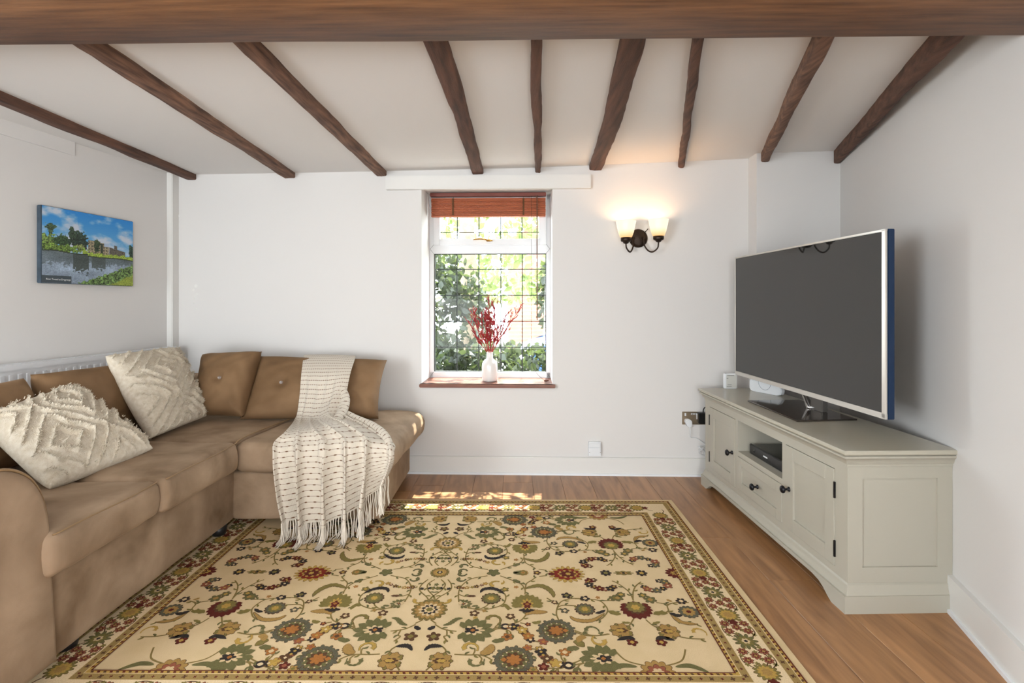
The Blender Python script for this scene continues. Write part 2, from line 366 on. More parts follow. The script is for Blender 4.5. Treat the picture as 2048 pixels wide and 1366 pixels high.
# ------------------------------------------------------------------ joists and beam
def joist(name, pn, pf, yn, w, h, label, mt=M_JOIST, bend=0.0, seed=0):
    # pn, pf: pixel x of the centre of the underside near (at depth yn) and where it meets the wall
    yf = 3.62
    xn = (pn-1024)/F*yn; xf = pf
    if isinstance(pf, tuple): xf, yf = pf
    L = 36; bm = bmesh.new(); rings = []
    y0 = yn-.35; 
    for i in range(L+1):
        t = i/L; y = y0+(yf-y0)*t; tt = (y-yn)/(yf-yn); x = xn+(xf-xn)*tt + bend*math.sin(math.pi*max(0, min(1, tt)))
        def N(k): return noise.noise(Vector((y*3.0, seed*7.3+k, 0)))*.010+noise.noise(Vector((y*14, seed*3.1+k, 4)))*.0035
        top = ceil_h(x)+.02; bot = ceil_h(x)-h
        c = .006
        pr = [(-w/2+N(0), top), (-w/2+N(0), bot+c+N(1)*.5), (-w/2+c+N(0), bot+N(1)*.6), (0+N(7), bot-abs(N(2))*.5), (w/2-c+N(3), bot+N(4)*.6), (w/2+N(3), bot+c+N(4)*.5), (w/2+N(3), top)]
        rings.append([bm.verts.new((x+a, y, b)) for a, b in pr])
    for i in range(L):
        for k in range(6): bm.faces.new((rings[i][k], rings[i+1][k], rings[i+1][k+1], rings[i][k+1]))
    bm.faces.new(rings[0]); bm.faces.new(rings[-1][::-1])
    return tag(from_bm(name, bm, mt, auto=50), label, 'beam', 'exposed ceiling joists')
def wallend(px, py, y=0.0):
    c = BWF.m @ bw(px, py, y); return (c.x, c.y+.01)
joist('ceiling_joist', -335, wallend(384, 350), 1.66, .070, .038, 'dark ceiling joist furthest left, nearest the wall with the picture', seed=1)
joist('ceiling_joist', 126, wallend(579, 350), 1.66, .075, .036, 'pale-flecked dark ceiling joist second from the left wall', M_JOIST2, seed=2)
joist('ceiling_joist', 456, wallend(763, 345), 1.66, .066, .036, 'dark ceiling joist ending just left of the window lintel', M_JOIST2, seed=3)
joist('ceiling_joist', 856, wallend(955, 345), 1.66, .074, .036, 'dark ceiling joist ending above the left half of the window', seed=4, bend=.012)
joist('ceiling_joist', 1070, wallend(1076, 345), 1.66, .044, .036, 'narrow dark ceiling joist ending above the right side of the window', seed=5)
joist('ceiling_joist', 1272, wallend(1191, 340), 1.66, .088, .036, 'thick bowed ceiling joist to the left of the wall light', seed=6, bend=.02)
joist('ceiling_joist', 1401, wallend(1364, 332), 1.66, .040, .044, 'thinnest ceiling joist, above and just right of the wall light', seed=7)
joist('ceiling_joist', 1668, wallend(1531, 326, -.125), 1.66, .055, .058, 'notched ceiling joist ending at the boxed-out wall corner', M_JOIST2, seed=8)
j9 = joist('ceiling_joist', 1935, (wallend(1676, 326, -.125)[0], wallend(1676, 326, -.125)[1]), 1.66, .048, .080, 'deep dark ceiling joist furthest right, running along the right wall', seed=9)
bm = bmesh.new(); p = P(1719, 281, 3.02); lathe(bm, [(.020, 0), (.022, .003), (.012, .006)], (p.x-.02, p.y, ceil_h(p.x)-.045), 16, 'X'); from_bm('white_cap', bm, M_TRIM, j9)
# big cross beam near the camera
bm = bmesh.new(); L = 40; rings = []
for i in range(L+1):
    x = -2.75+4.42*i/L; hb = 1.9605+.0095*x
    def N(k): return noise.noise(Vector((x*2, k*5., 0)))*.003
    pr = [(1.30, 2.2), (1.30, hb+.008), (1.308, hb+N(1)), (1.44, hb+N(2)), (1.566+N(4), hb+N(3)), (1.574+N(4), hb+.008), (1.574, 2.2)]
    rings.append([bm.verts.new((x, a, b)) for a, b in pr])
for i in range(L):
    for k in range(6): bm.faces.new((rings[i][k], rings[i+1][k], rings[i+1][k+1], rings[i][k+1]))
bm.faces.new(rings[0]); bm.faces.new(rings[-1][::-1])
tag(from_bm('cross_beam', bm, M_BEAM, auto=50), 'wide oiled oak beam spanning the room across the top of the picture', 'beam')

# ------------------------------------------------------------------ window
win = thing('window_1', None, None, BWF.o, BWF.rz, kind='structure')
WY = .285
fx0 = bw(859, 600, WY).x; fx1 = bw(1101, 600, WY).x; fz0 = .612; fz1 = OT
bm = bmesh.new(); t = .031
box(bm, fx0-.06, fx0+t, WY, WY+.06, fz0, fz1, .004); box(bm, fx1-t, fx1+.06, WY, WY+.06, fz0, fz1, .004)
box(bm, fx0, fx1, WY, WY+.06, fz0-.01, bw(1000, 744, WY).z, .004); box(bm, fx0, fx1, WY, WY+.06, fz1-.04, fz1+.01, .004)
zt0 = bw(1000, 507, WY).z; zt1 = bw(1000, 489, WY).z
box(bm, fx0+.01, fx1-.01, WY+.002, WY+.06, zt0, zt1, .004)
from_bm('window_frame', bm, M_UPVC, win, auto=40)
# mitre lines
bm = bmesh.new()
for sx, xe in ((1, fx0), (-1, fx1)):
    for zz, s in ((zt1, 1), (zt0, -1)):
        tube(bm, [(xe+sx*.004, WY-.0005, (zt0+zt1)/2), (xe+sx*.032, WY-.0005, zz)], .0009, 4)
    tube(bm, [(xe+sx*.002, WY-.0005, fz0+.004), (xe+sx*.031, WY-.0005, bw(1000, 744, WY).z)], .0009, 4)
from_bm('mitre_joint', bm, M_LEAD, win)
# opening fanlight
sx0 = fx0+t; sx1 = fx1-t; gz = bw(1000, 478, WY).z; g0 = bw(880, 460, WY).x; g1 = bw(1078, 460, WY).x
bm = bmesh.new(); ysh = WY-.018
box(bm, sx0, g0, ysh, WY+.05, zt1-.006, fz1-.03, .004); box(bm, g1, sx1, ysh, WY+.05, zt1-.006, fz1-.03, .004)
box(bm, g0-.005, g1+.005, ysh, WY+.05, zt1-.006, gz, .004); box(bm, g0-.005, g1+.005, ysh, WY+.05, fz1-.075, fz1-.03, .004)
from_bm('fanlight_sash', bm, M_UPVC, win, auto=40)
lz1 = zt0; lz0 = bw(1000, 744, WY).z; l0 = bw(868, 600, WY).x; l1 = bw(1093, 600, WY).x
gm = bx('glass_pane', (l0-.01, l1+.01, WY+.028, WY+.034, lz0-.01, lz1+.01), M_GLASS, win)
gf = bx('glass_pane', (g0-.01, g1+.01, WY+.022, WY+.028, gz-.01, fz1-.06), M_GLASS, win)
def lead(x0, x1, z0, z1, y): bx('lead_strip', (x0, x1, y-.003, y+.0005, z0, z1), M_LEAD, win)
for px in (913, 957, 1001.5, 1044.5): x = bw(px, 600, WY).x; lead(x-.0035, x+.0035, lz0, lz1, WY+.028)
for py in (538, 590.6, 643, 695): z = bw(1000, py, WY).z; lead(l0, l1, z-.003, z+.003, WY+.028)
for px in (914, 957.5, 1001, 1044): x = bw(px, 460, WY).x; lead(x-.0035, x+.0035, gz, fz1-.075, WY+.022)
for py in (464, 425): z = bw(1000, py, WY).z; lead(g0, g1, z-.003, z+.003, WY+.022)
for (a, b, c, d) in ((l0, l0+.006, lz0, lz1), (l1-.006, l1, lz0, lz1), (l0, l1, lz0, lz0+.004), (l0, l1, lz1-.005, lz1)):
    bx('gasket', (a, b, WY+.012, WY+.030, c, d), M_LEAD, win)
# brass stay handle
h = thing('window_handle', None, None, (0, 0, 0)); h.parent = win
bm = bmesh.new(); a = bw(947, 480, ysh); b = bw(985, 482, ysh)
box(bm, b.x-.045, b.x-.012, ysh-.006, ysh, a.z-.012, a.z+.006, .002)
tube(bm, crom([(b.x-.028, ysh-.012, a.z-.006), (b.x-.06, ysh-.02, a.z+.004), (b.x-.10, ysh-.02, a.z+.006), (a.x, ysh-.02, a.z)], 4), [.006]*9+[.005]*2+[.004]*2, 8)
tube(bm, [(b.x-.03, ysh-.012, a.z-.004), (b.x, ysh-.012, a.z-.007)], .005, 8)
bpy.data.objects.remove(h); from_bm('window_handle', bm, M_BRASS, win, smooth=True)
# sill
a = bw(838, 768, -.035); b = bw(1111, 768, -.035)
bm = bmesh.new(); box(bm, OL, ORt, -.03, WY+.01, OB-.012, OB+.010); box(bm, a.x, b.x, -.036, 0.002, OB-.014, OB+.010, .004)
sill = struct(from_bm('trim_4', bm, M_SILL, auto=40)); sill.location = BWF.o; sill.rotation_euler = (0, 0, BWF.rz)

# wooden blind, drawn up
BL = thing('venetian_blind', 'reddish-brown wooden slatted blind drawn up at the top of the window', 'blind', BWF.o, BWF.rz)
by = .20
a = bw(861, 390, by); b = bw(1092, 390, by); top = OT-.002
bx('headrail', (a.x, b.x, by-.022, by+.022, top-.030, top-.004), mat('dark_red_headrail', (112, 52, 40), .4), BL, bev=.003)
ns = 15; zt = bw(980, 397, by).z; zb = bw(980, 434, by).z
for i in range(ns):
    z = zt-(zt-zb)*(i+.5)/ns; hh = (zt-zb)/ns*.36
    o = bx('slat' if i < ns-1 else 'bottom_rail', (a.x+.010+R.uniform(-.0015, .0015), b.x-.004+R.uniform(-.001, .001), by-.024+R.uniform(-.0025, .0025), by+.024, z-hh, z+hh), M_SLAT, BL, bev=.0008, seg=1)
for px in (907, 1047):
    x = bw(px, 410, by).x
    bx('ladder_tape', (x-.006, x+.006, by-.0285, by-.0265, zb+.01, zt-.002), mat('blind_tape', (92, 58, 30), .9), BL)
    bx('lift_cord', (x-.001, x+.001, by-.003, by, zt-.01, top-.03), M_CORD, BL)
bm = bmesh.new(); x = bw(1074, 500, by-.04).x; tube(bm, [(x, by-.034, top-.03), (x, by-.04, zt), (x+.001, by-.042, bw(1074, 640, by-.04).z)], .0038, 8); from_bm('tilt_wand', bm, mat('wand_wood', (104, 72, 54), .3), BL, smooth=True)
bm = bmesh.new(); p1 = bw(1063, 500, by-.03); p2 = bw(1092, 760, by-.12)
tube(bm, crom([(p1.x, by-.03, top-.03), (p1.x, by-.03, 1.2), (p1.x+.002, by-.035, .78), (p1.x+.03, by-.06, .68), (p2.x-.02, by-.11, .632), (p2.x, by-.12, .622)], 5), .0012, 5)
from_bm('pull_cord', bm, M_CORD, BL)
bm = bmesh.new(); lathe(bm, [(.003, -.016), (.008, -.012), (.009, 0), (.005, .014), (.003, .017)], (p2.x+.002, by-.12, .6255), 10, 'X'); from_bm('cord_acorn', bm, mat('acorn_wood', (92, 50, 32), .5), BL, smooth=True)

# vase with dried stems
vc = bw(979.5, 762, .12); vw = BWF.m @ vc
VZ = OB+.0105
va = bmesh.new(); lathe(va, [(.001, 0), (.046, 0), (.054, .008), (.056, .03), (.056, .10), (.053, .125), (.044, .142), (.030, .152), (.0225, .162), (.0215, .20), (.0225, .2035), (.019, .203), (.018, .165), (.001, .16)], (0, 0, 0), 40, capb=False)
V = tag(from_bm('bottle_vase', va, M_CERAM, smooth=True), 'white ceramic bottle vase on the wooden windowsill', 'vase'); V.location = (vw.x, vw.y, VZ)
ORD = ['leftmost, first', 'second', 'third', 'fourth', 'fifth', 'sixth', 'seventh', 'eighth', 'ninth', 'tenth', 'eleventh']
def stem(i, a, lean, L):
    o = Vector((0, 0, 0)); bm = bmesh.new()
    dirv = Vector((math.sin(lean)*math.cos(a), math.sin(lean)*math.sin(a)*.5, math.cos(lean)))
    def grow(p, d, ln, r, lev):
        pts = [p]; k = 5
        for j in range(k):
            d = (d+Vector((R.uniform(-.14, .14), R.uniform(-.14, .14), R.uniform(-.03, .10)))).normalized(); p = p+d*ln/k; pts.append(p)
            if lev < 3:
                for _ in range(3 if lev == 0 else 2):
                    if R.random() < (.9 if lev < 2 else .5):
                        sd = (d+Vector((R.uniform(-.9, .9), R.uniform(-.6, .6), R.uniform(-.1, .45)))).normalized()
                        grow(p, sd, ln*R.uniform(.22, .36) if lev else ln*R.uniform(.16, .26), r*.80, lev+1)
        tube(bm, pts, [r*(1-.5*q/k) for q in range(k+1)], 4, False)
    p0 = Vector((R.uniform(-.006, .006), R.uniform(-.006, .006), .17)); p1 = Vector((dirv.x*.05, dirv.y*.05, .215))
    tube(bm, [p0, p1], .0016, 4); grow(p1, dirv, L, .0028, 0)
    s = from_bm('dried_branch', bm, M_RED); s.location = V.location
    tag(s, 'twiggy dried red branch in the white vase, '+ORD[i]+' from the left', 'branch', 'dried red branches in the vase')
for i, (lean, L) in enumerate(((-.62, .22), (-.46, .28), (-.30, .24), (-.20, .33), (-.08, .27), (.02, .30), (.12, .23), (.24, .30), (.36, .27), (.47, .32), (.56, .22))):
    stem(i, R.uniform(-.5, .5), lean, L*.95)

# ------------------------------------------------------------------ wall light
c = bw(1276, 477, 0); SL = thing('wall_light', 'twin-arm bronze wall light with two glowing opal glass shades', 'wall light', BWF.o, BWF.rz)
bm = bmesh.new(); lathe(bm, [(.0615, 0), (.063, .008), (.058, .016), (.040, .022), (.001, .024)], (c.x, 0, c.z), 40, 'Y', capb=False); from_bm('backplate', bm, M_BRONZE, SL, smooth=True)
YL = -.10
bm = bmesh.new(); tube(bm, [(c.x+.035, -.015, c.z+.03), (c.x+.062, -.03, c.z+.062)], .003, 6); from_bm('pull_lever', bm, M_BRONZE, SL, smooth=True)
for px, ax, py, wid in ((1252, 1267, 480, 0), (1317, 1287, 477, 1)):
    s = bw(px, py, YL); a = bw(ax, 476, -.03)
    arm = bmesh.new()
    d = s.x-a.x
    pts = crom([(a.x, -.018, a.z), (a.x, -.034, a.z-.004), (a.x+d*.05, -.04, a.z-.05), (a.x+d*.3, -.06, a.z-.088), (a.x+d*.6, -.085, a.z-.098), (a.x+d*.93, -.098, a.z-.075), (s.x, YL, s.z-.03), (s.x, YL, s.z-.012)], 6)
    tube(arm, pts, .0052, 8); ar = from_bm('lamp_arm', arm, M_BRONZE, SL, smooth=True)
    bm = bmesh.new(); lathe(bm, [(.0085, 0), (.011, .004), (.008, .01), (.001, .012)], (a.x, -.022, a.z), 14, 'Y', capb=False); from_bm('finial', bm, M_BRONZE, SL, smooth=True)
    bm = bmesh.new(); lathe(bm, [(.006, -.026), (.016, -.022), (.020, -.014), (.032, -.009), (.0345, -.002), (.0345, .016), (.032, .017), (.001, .010)], (s.x, YL, s.z), 24, capb=False); from_bm('lamp_cup', bm, M_BRONZE, SL, smooth=True)
    bm = bmesh.new(); lathe(bm, [(.031, .012), (.040, .022), (.050, .050), (.058, .085), (.0645, .120), (.066, .124), (.062, .124), (.055, .086), (.047, .051), (.036, .025)], (s.x, YL, s.z), 36, capb=False); from_bm('lamp_shade', bm, M_SHADE, SL, smooth=True)
    bm = bmesh.new(); lathe(bm, [(.001, .062), (.010, .058), (.014, .050), (.012, .040), (.010, .030), (.010, .012)], (s.x, YL, s.z), 16, capb=False)
    m = MATS.get('bulb') or mat('bulb', (255, 230, 190)); n_, l_, p_ = nodes_of(m); p_.inputs['Emission Color'].default_value = srgb(255, 200, 130); p_.inputs['Emission Strength'].default_value = 10
    from_bm('bulb', bm, m, SL, smooth=True)
    wp = BWF.m @ Vector((s.x, YL, s.z+.092)); lt = add_light('lamp_glow', 'POINT', wp, 1.6, (1.0, 0.62, 0.34), shadow_soft_size=.02)

# ------------------------------------------------------------------ sockets on the back wall
SK = thing('double_socket', 'brushed steel double socket on the back wall beside the television cabinet', 'socket', BWF.o, BWF.rz)
a = bw(1364, 823, 0); b = bw(1411, 849, 0)
bx('faceplate', (a.x, b.x+.01, -.007, 0, b.z, a.z), M_STEEL, SK, bev=.002)
q = bw(1370, 828, 0); bx('switch', (q.x-.005, q.x+.005, -.011, -.006, q.z-.011, q.z+.008), M_WHITEP, SK, bev=.001)
for dx in (1384, 1390): q = bw(dx, 827.5, 0); u = bx('usb_port', (q.x-.009, q.x+.009, -.0085, -.006, q.z-.004, q.z+.004), M_WHITEP, SK); bx('usb_slot', (q.x-.005, q.x+.005, -.0095, -.008, q.z-.0015, q.z+.0015), M_BLACKP, u)
q = bw(1375, 843, 0)
PW = thing('plug', 'white three-pin plug with white cable in the steel socket', 'plug', BWF.o, BWF.rz)
bm = bmesh.new(); prism(bm, [(q.x-.030, q.z+.012), (q.x-.010, q.z+.026), (q.x+.018, q.z+.014), (q.x+.020, q.z-.018), (q.x+.008, q.z-.032), (q.x-.012, q.z-.026)], 'Y', -.045, -.0075); bmesh.ops.bevel(bm, geom=list(bm.edges), offset=.005, segments=2, affect='EDGES'); from_bm('plug_body', bm, M_WHITEP, PW, auto=50)
bm = bmesh.new(); e = bw(1392, 876, -.01); e2 = bw(1410, 888, -.01)
tube(bm, crom([(q.x+.004, -.03, q.z-.03), (q.x+.010, -.03, q.z-.06), (q.x+.015, -.02, q.z-.10), (e.x, -.01, e.z), (e2.x, -.02, e2.z)], 5), .0022, 6); from_bm('cable', bm, M_WHITEP, PW, smooth=True)
q = bw(1401, 833, 0)
PB = thing('power_adapter', 'black power adapter plugged into the right of the steel socket', 'adapter', BWF.o, BWF.rz)
bx('adapter_body', (q.x-.030, q.x+.026, -.058, -.0075, q.z-.038, q.z+.034), M_BLACKP, PB, bev=.005)
q2 = bw(1394, 833, -.06); bx('pale_stripe', (q2.x-.003, q2.x+.002, -.0595, -.057, q2.z-.018, q2.z+.020), M_WHITEP, PB)
bm = bmesh.new(); tube(bm, crom([(q.x+.005, -.04, q.z+.032), (q.x+.006, -.042, q.z+.055), (q.x+.016, -.05, q.z+.072), (q.x+.05, -.06, q.z+.074), (q.x+.11, -.07, q.z+.06)], 5), .0035, 6); from_bm('cable', bm, M_BLACKP, PB, smooth=True)
bm = bmesh.new(); q = bw(1408, 903, -.03); pts = []
for k in range(60): t_ = k/59*math.pi*9; pts.append((q.x+.028*math.sin(t_)+.012*math.sin(t_*2.7), -.035+.012*math.cos(t_*1.7), q.z+.030*math.cos(t_*1.13)+.012*math.sin(t_*.6)))
pts.append((q.x+.08, -.04, q.z+.03)); tube(bm, pts, .0015, 5); tag(from_bm('coiled_cable', bm, M_WHITEP, smooth=True), 'tangle of thin white cable hanging beside the cabinet end', 'cable'); bpy.data.objects['coiled_cable'].location = BWF.o; bpy.data.objects['coiled_cable'].rotation_euler = (0, 0, BWF.rz)
a = bw(1177, 884, -.02); b = bw(1202, 913, -.02); TJ = thing('telephone_socket', 'small square white telephone socket sitting on the back skirting board', 'socket', BWF.o, BWF.rz)
bx('socket_body', (a.x, b.x, -.026, 0, b.z+.003, a.z), M_WHITEP, TJ, bev=.003); zz = (a.z*.62+b.z*.38)
bx('lower_cover', (a.x+.002, b.x-.002, -.031, -.0255, b.z+.005, zz), M_WHITEP, TJ, bev=.002)
bx('upper_cover', (a.x+.002, b.x-.002, -.029, -.0255, zz+.001, a.z-.004), M_WHITEP, TJ, bev=.002)
for xx in (a.x+.006, b.x-.006): bx('screw', (xx-.002, xx+.002, -.0325, -.030, b.z+.028, b.z+.032), M_STEEL, TJ)

# ------------------------------------------------------------------ canvas picture
yc0, yc1 = 2.687, 3.248; ang = math.atan2(yc1-yc0, LW(yc1)-LW(yc0)); Wc = math.hypot(yc1-yc0, LW(yc1)-LW(yc0)); Hc = .404
CV = thing('canvas_print', 'landscape canvas print of a river and country house on the left wall', 'picture', (LW(yc0)+.002, yc0, 1.271), ang)
bx('stretched_canvas', (0, Wc, -.030, -.001, 0, Hc), mat('canvas_edge', (58, 72, 84), .8, var=.3, vscale=20), CV, bev=.003)
nx, ny = 300, 210
def fbm(x, y, o=4, s=0.0):
    v = 0; a = .5
    for k in range(o): v += a*noise.noise(Vector((x*2**k, y*2**k, s+k*3.1))); a *= .5
    return v
def paint(s, t):   # s across, t up; returns sRGB
    n1 = fbm(s*5, t*7, 5, 1); n2 = fbm(s*30, t*30, 3, 5); n3 = fbm(s*70, t*70, 2, 9)
    shore = .445-.06*s+.012*math.sin(s*9)
    if s < .46: shore = .43+.01*math.sin(s*14)
    bank = .17*max(0, (s-.34))/.66*1.0+.26*max(0, s-.34)**1.2 if s > .34 else -1
    col = None
    if t > shore:
        k = min(1, max(0, (t-.45)/.55)); cl = min(1, max(0, .5+n1*2.6-(t-.55)*1.1-(.25 if s > .35 and t > .75 else 0)+(.1 if s < .35 else 0)))
        blue = np.array([40+70*(1-k), 130+40*(1-k), 205+5*(1-k)]); wh = np.array([190, 200, 214]); col = blue*(1-cl)+wh*cl
        top = 0
        def tr(cx, cy, rx, ry, c): 
            nonlocal col
            if ((s-cx)/rx)**2+((t-cy)/ry)**2 < 1+n2*1.8: col = np.array(c)*(1+n3*1.6+n2*.9+(t-cy)*1.5)
        if .46 < s < .70 and t < .605+.02*(s < .6)-.0*(s) and t > shore: 
            col = np.array([150, 138, 112])*(1+n3*.8)
            if (int(s*90) % 3 == 0) and (int(t*90) % 4 < 2): col = np.array([70, 68, 62])
            if .64 < s and t > .56: col = np.array([165, 182, 205.])
        if .70 < s < .90 and t < .56-(s-.70)*.25+ (.05 if .76 < s < .80 else 0): col = np.array([92, 86, 76])*(1+n3)
        if .60 < s < .63 and t < .60: col = np.array([50, 58, 48])*(1+n3)
        tr(.08, .74, .05, .05, (62, 82, 58)); tr(.08, .66, .018, .09, (58, 74, 50)); tr(.05, .56, .12, .085, (100, 122, 62)); tr(.20, .56, .10, .09, (50, 72, 44)); tr(.36, .60, .10, .13, (42, 58, 46)); tr(.29, .68, .035, .10, (50, 66, 50)); tr(.40, .55, .06, .11, (36, 50, 42)); tr(.37, .50, .05, .06, (112, 120, 72)); tr(.56, .56, .04, .09, (52, 66, 44)); tr(.985, .52, .035, .12, (44, 66, 52)); tr(.12, .47, .3, .055, (92, 116, 50)); 
        if t < shore+.045+n2*.04 and s > .40: col = np.array([142, 164, 62])*(1+n3)
    elif t > bank+n2*.07:
        col = np.array([128, 142, 158])*(1+n1*.5+n3*.35)*1.08
        d = shore-t
        dk = 0
        if d < .10+n1*.1+ n2*.1: dk = .45
        if .30 < s < .47 and d < .24+n2*.2: dk = .78
        if .50 < s < .66 and d < .17+n2*.15: dk = .7
        if s < .3 and d < .17+n2*.2: dk = max(dk, .4)
        col = col*(1-dk)+np.array([52, 60, 52])*dk*(1+n3*.4)
        if d < .014: col = np.array([44, 52, 36])
    else:
        col = np.array([88, 112, 62])*(1+n2*1.6+n3*1.5)
        if s-.62 > t*1.6+.1+n2*.1: col = np.array([138, 152, 62])*(1+n3*.6+n1*.4)
    return np.clip(col, 8, 245)
me = bpy.data.meshes.new('painted_view'); vs = [(.002+(Wc-.004)*i/nx, -.0306, .002+(Hc-.004)*j/ny) for j in range(ny+1) for i in range(nx+1)]
fs = [(j*(nx+1)+i, j*(nx+1)+i+1, (j+1)*(nx+1)+i+1, (j+1)*(nx+1)+i) for j in range(ny) for i in range(nx)]
me.from_pydata(vs, [], fs); ca = me.color_attributes.new('Col', 'FLOAT_COLOR', 'POINT')
cols = np.ones((len(vs), 4), np.float32)
for j in range(ny+1):
    for i in range(nx+1):
        c_ = paint(i/nx, j/ny)/255; cols[j*(nx+1)+i, :3] = np.where(c_ <= .04045, c_/12.92, ((c_+.055)/1.055)**2.4)
ca.data.foreach_set('color', cols.ravel())
m = mat('printed_canvas', (128, 128, 128), .7, bump=.3, bscale=900); n, l, p = nodes_of(m); at = n.new('ShaderNodeAttribute'); at.attribute_name = 'Col'; l.new(at.outputs['Color'], p.inputs['Base Color'])
link('printed_view', me, m, CV, False)
bx('caption_bar', (.0, Wc*.285, -.0315, -.0306, .003, .042), mat('caption_grey', (66, 76, 82), .8), CV)
tcv = bpy.data.curves.new('caption_text', 'FONT'); tcv.body = 'River Tweed at Drygrange'; tcv.size = .0125; tcv.extrude = .0002
tcv.materials.append(M_WHITEP); t0_ = bpy.data.objects.new('caption_tmp', tcv); me = bpy.data.meshes.new_from_object(t0_); me.name = 'caption_text'; bpy.data.objects.remove(t0_)
to = bpy.data.objects.new('caption_text', me); C.objects.link(to); to.parent = CV; to.location = (.022, -.0318, .018); to.rotation_euler = (math.pi/2, 0, 0)

# ------------------------------------------------------------------ radiator
ra = thing('radiator', 'white panel radiator with slotted top grille behind the sofa', 'radiator', (LW(1.7), 1.7, 0), math.atan2(1, .115))
L = 1.84
bx('rear_panel', (0, L, -.03, -.012, .24, .85), M_RADI, ra, bev=.004)
bm = bmesh.new(); box(bm, 0, L, -.098, -.084, .24, .85, .004)
k = int(L/.04)
for i in range(k): box(bm, .02+i*.04, .02+i*.04+.022, -.104, -.098, .27, .825, .002, 1)
from_bm('front_panel', bm, M_RADI, ra, auto=40)
bm = bmesh.new(); box(bm, -.004, L+.004, -.104, -.098, .845, .872); box(bm, -.004, L+.004, -.030, -.024, .845, .872)
for i in range(k+1): box(bm, i*.04, i*.04+.018, -.098, -.030, .864, .870)
box(bm, -.004, L+.004, -.098, -.085, .862, .872); box(bm, -.004, L+.004, -.05, -.03, .862, .872)
from_bm('top_grille', bm, M_RADI, ra)
bx('side_cover', (L, L+.004, -.104, -.024, .26, .872), M_RADI, ra)
bx('convector_fins', (.02, L-.02, -.082, -.034, .26, .80), mat('dark_fins', (120, 120, 122), .6), ra)

# ------------------------------------------------------------------ rug
RX, RY = -.31, 2.235
RG = thing('area_rug', 'cream traditional rug with scrolling floral pattern and flowered border', 'rug', (RX, RY, 0), -.006)
M_PILE = mat('cream_rug_pile', (216, 190, 150), .95, rgb2=(206, 180, 138), vscale=8, bump=.7, bscale=700, spec=.1)
bx('pile', (-1.245, 1.245, -.838, .832, 0, .009), M_PILE, RG, bev=.003)
RC = dict(cream=(212, 186, 146), tan=(160, 126, 72), olive=(122, 108, 60), green=(104, 98, 62), blue=(92, 88, 70), navy=(52, 46, 42), maroon=(92, 40, 32), rust=(160, 104, 54), brown=(88, 62, 42), vine=(128, 108, 64), white=(206, 178, 136), red=(122, 44, 32), gold=(176, 142, 72), rose=(142, 84, 62), bcream=(218, 194, 156), guard=(150, 124, 76))
RK = list(RC); RM = [mat('rug_yarn_'+k, RC[k], .95, var=.14, vscale=260, bump=.6, bscale=700, spec=.1) for k in RK]
V_ = []; F_ = []; MI = []
HT = .0093
MID = [0]
def poly(pts, col, lay, mir=(1, 1)):
    b = len(V_); z = HT+lay*.00022+(MID[0] % 10)*.00002
    for (u, v) in pts: V_.append((u*mir[0], -v*mir[1], z))
    idx = list(range(b, b+len(pts)))
    F_.append(idx if mir[0]*mir[1] > 0 else idx[::-1]); MI.append(RK.index(col))
class Pat:
    mirs = [(1, 1), (-1, 1), (1, -1), (-1, -1)]
def P4(pts, col, lay):
    for mm in Pat.mirs: poly(pts, col, lay, mm)
def fan(cx, cy, f, col, lay, n=40, a0=0, a1=2*math.pi, sx=1, sy=1, rot=0):
    pts = []
    for k in range(n):
        a = a0+(a1-a0)*k/n; r = f(a); x, y = r*math.cos(a)*sx, r*math.sin(a)*sy
        pts.append((cx+x*math.cos(rot)-y*math.sin(rot), cy+x*math.sin(rot)+y*math.cos(rot)))
    # star-shaped polygon as triangles fanned from the centre
    for k in range(n):
        P4([(cx, cy), pts[k], pts[(k+1) % n]], col, lay)
def petals(cx, cy, r, n, depth, col, lay, sx=1, sy=1, rot=0, jag=0):
    MID[0] += 1
    if r > .014 and lay in (2, 3, 11): fan(cx, cy, lambda a: (r*(1-depth+depth*abs(math.cos(a*n/2)))*(1+jag*math.sin(a*n*3))+.0022), 'brown', lay-.5, n*6, sx=sx, sy=sy, rot=rot)
    fan(cx, cy, lambda a: r*(1-depth+depth*abs(math.cos(a*n/2)))*(1+jag*math.sin(a*n*3)), col, lay, n*6, sx=sx, sy=sy, rot=rot)
def ribbon(pts, w, col, lay, taper=True, n=6):
    MID[0] += 1
    c = crom(pts, n); L_ = []; R_ = []
    for i, q in enumerate(c):
        t = c[min(i+1, len(c)-1)]-c[max(i-1, 0)]; t = t/(np.linalg.norm(t)+1e-9); nn = np.array([-t[1], t[0]])
        ww = w(i/(len(c)-1)) if callable(w) else w
        L_.append(q+nn*ww); R_.append(q-nn*ww)
    for i in range(len(c)-1): P4([tuple(L_[i]), tuple(L_[i+1]), tuple(R_[i+1]), tuple(R_[i])], col, lay)
    return c
def vine(pts, w, col, lay):
    c = ribbon(pts, w, col, lay); d = 0; sgn = 1
    for i in range(1, len(c)-1):
        d += np.linalg.norm(c[i]-c[i-1])
        if d > .030:
            d = 0; sgn = -sgn; t = c[i+1]-c[i-1]; t = t/(np.linalg.norm(t)+1e-9); nn = np.array([-t[1], t[0]])*sgn
            leaf([tuple(c[i]), tuple(c[i]+nn*.009+t*.004), tuple(c[i]+nn*.015+t*.014)], .0038, 'olive' if sgn > 0 else 'green', lay)
    return c
def leaf(pts, w, col, lay, edge=None, serr=0):
    f = lambda t: w*math.sin(math.pi*min(1, t*1.02))**.7*(1+serr*math.sin(t*60))+.0004
    if edge: ribbon(pts, lambda t: f(t)+.0018, edge, lay)
    ribbon(pts, f, col, lay+1)
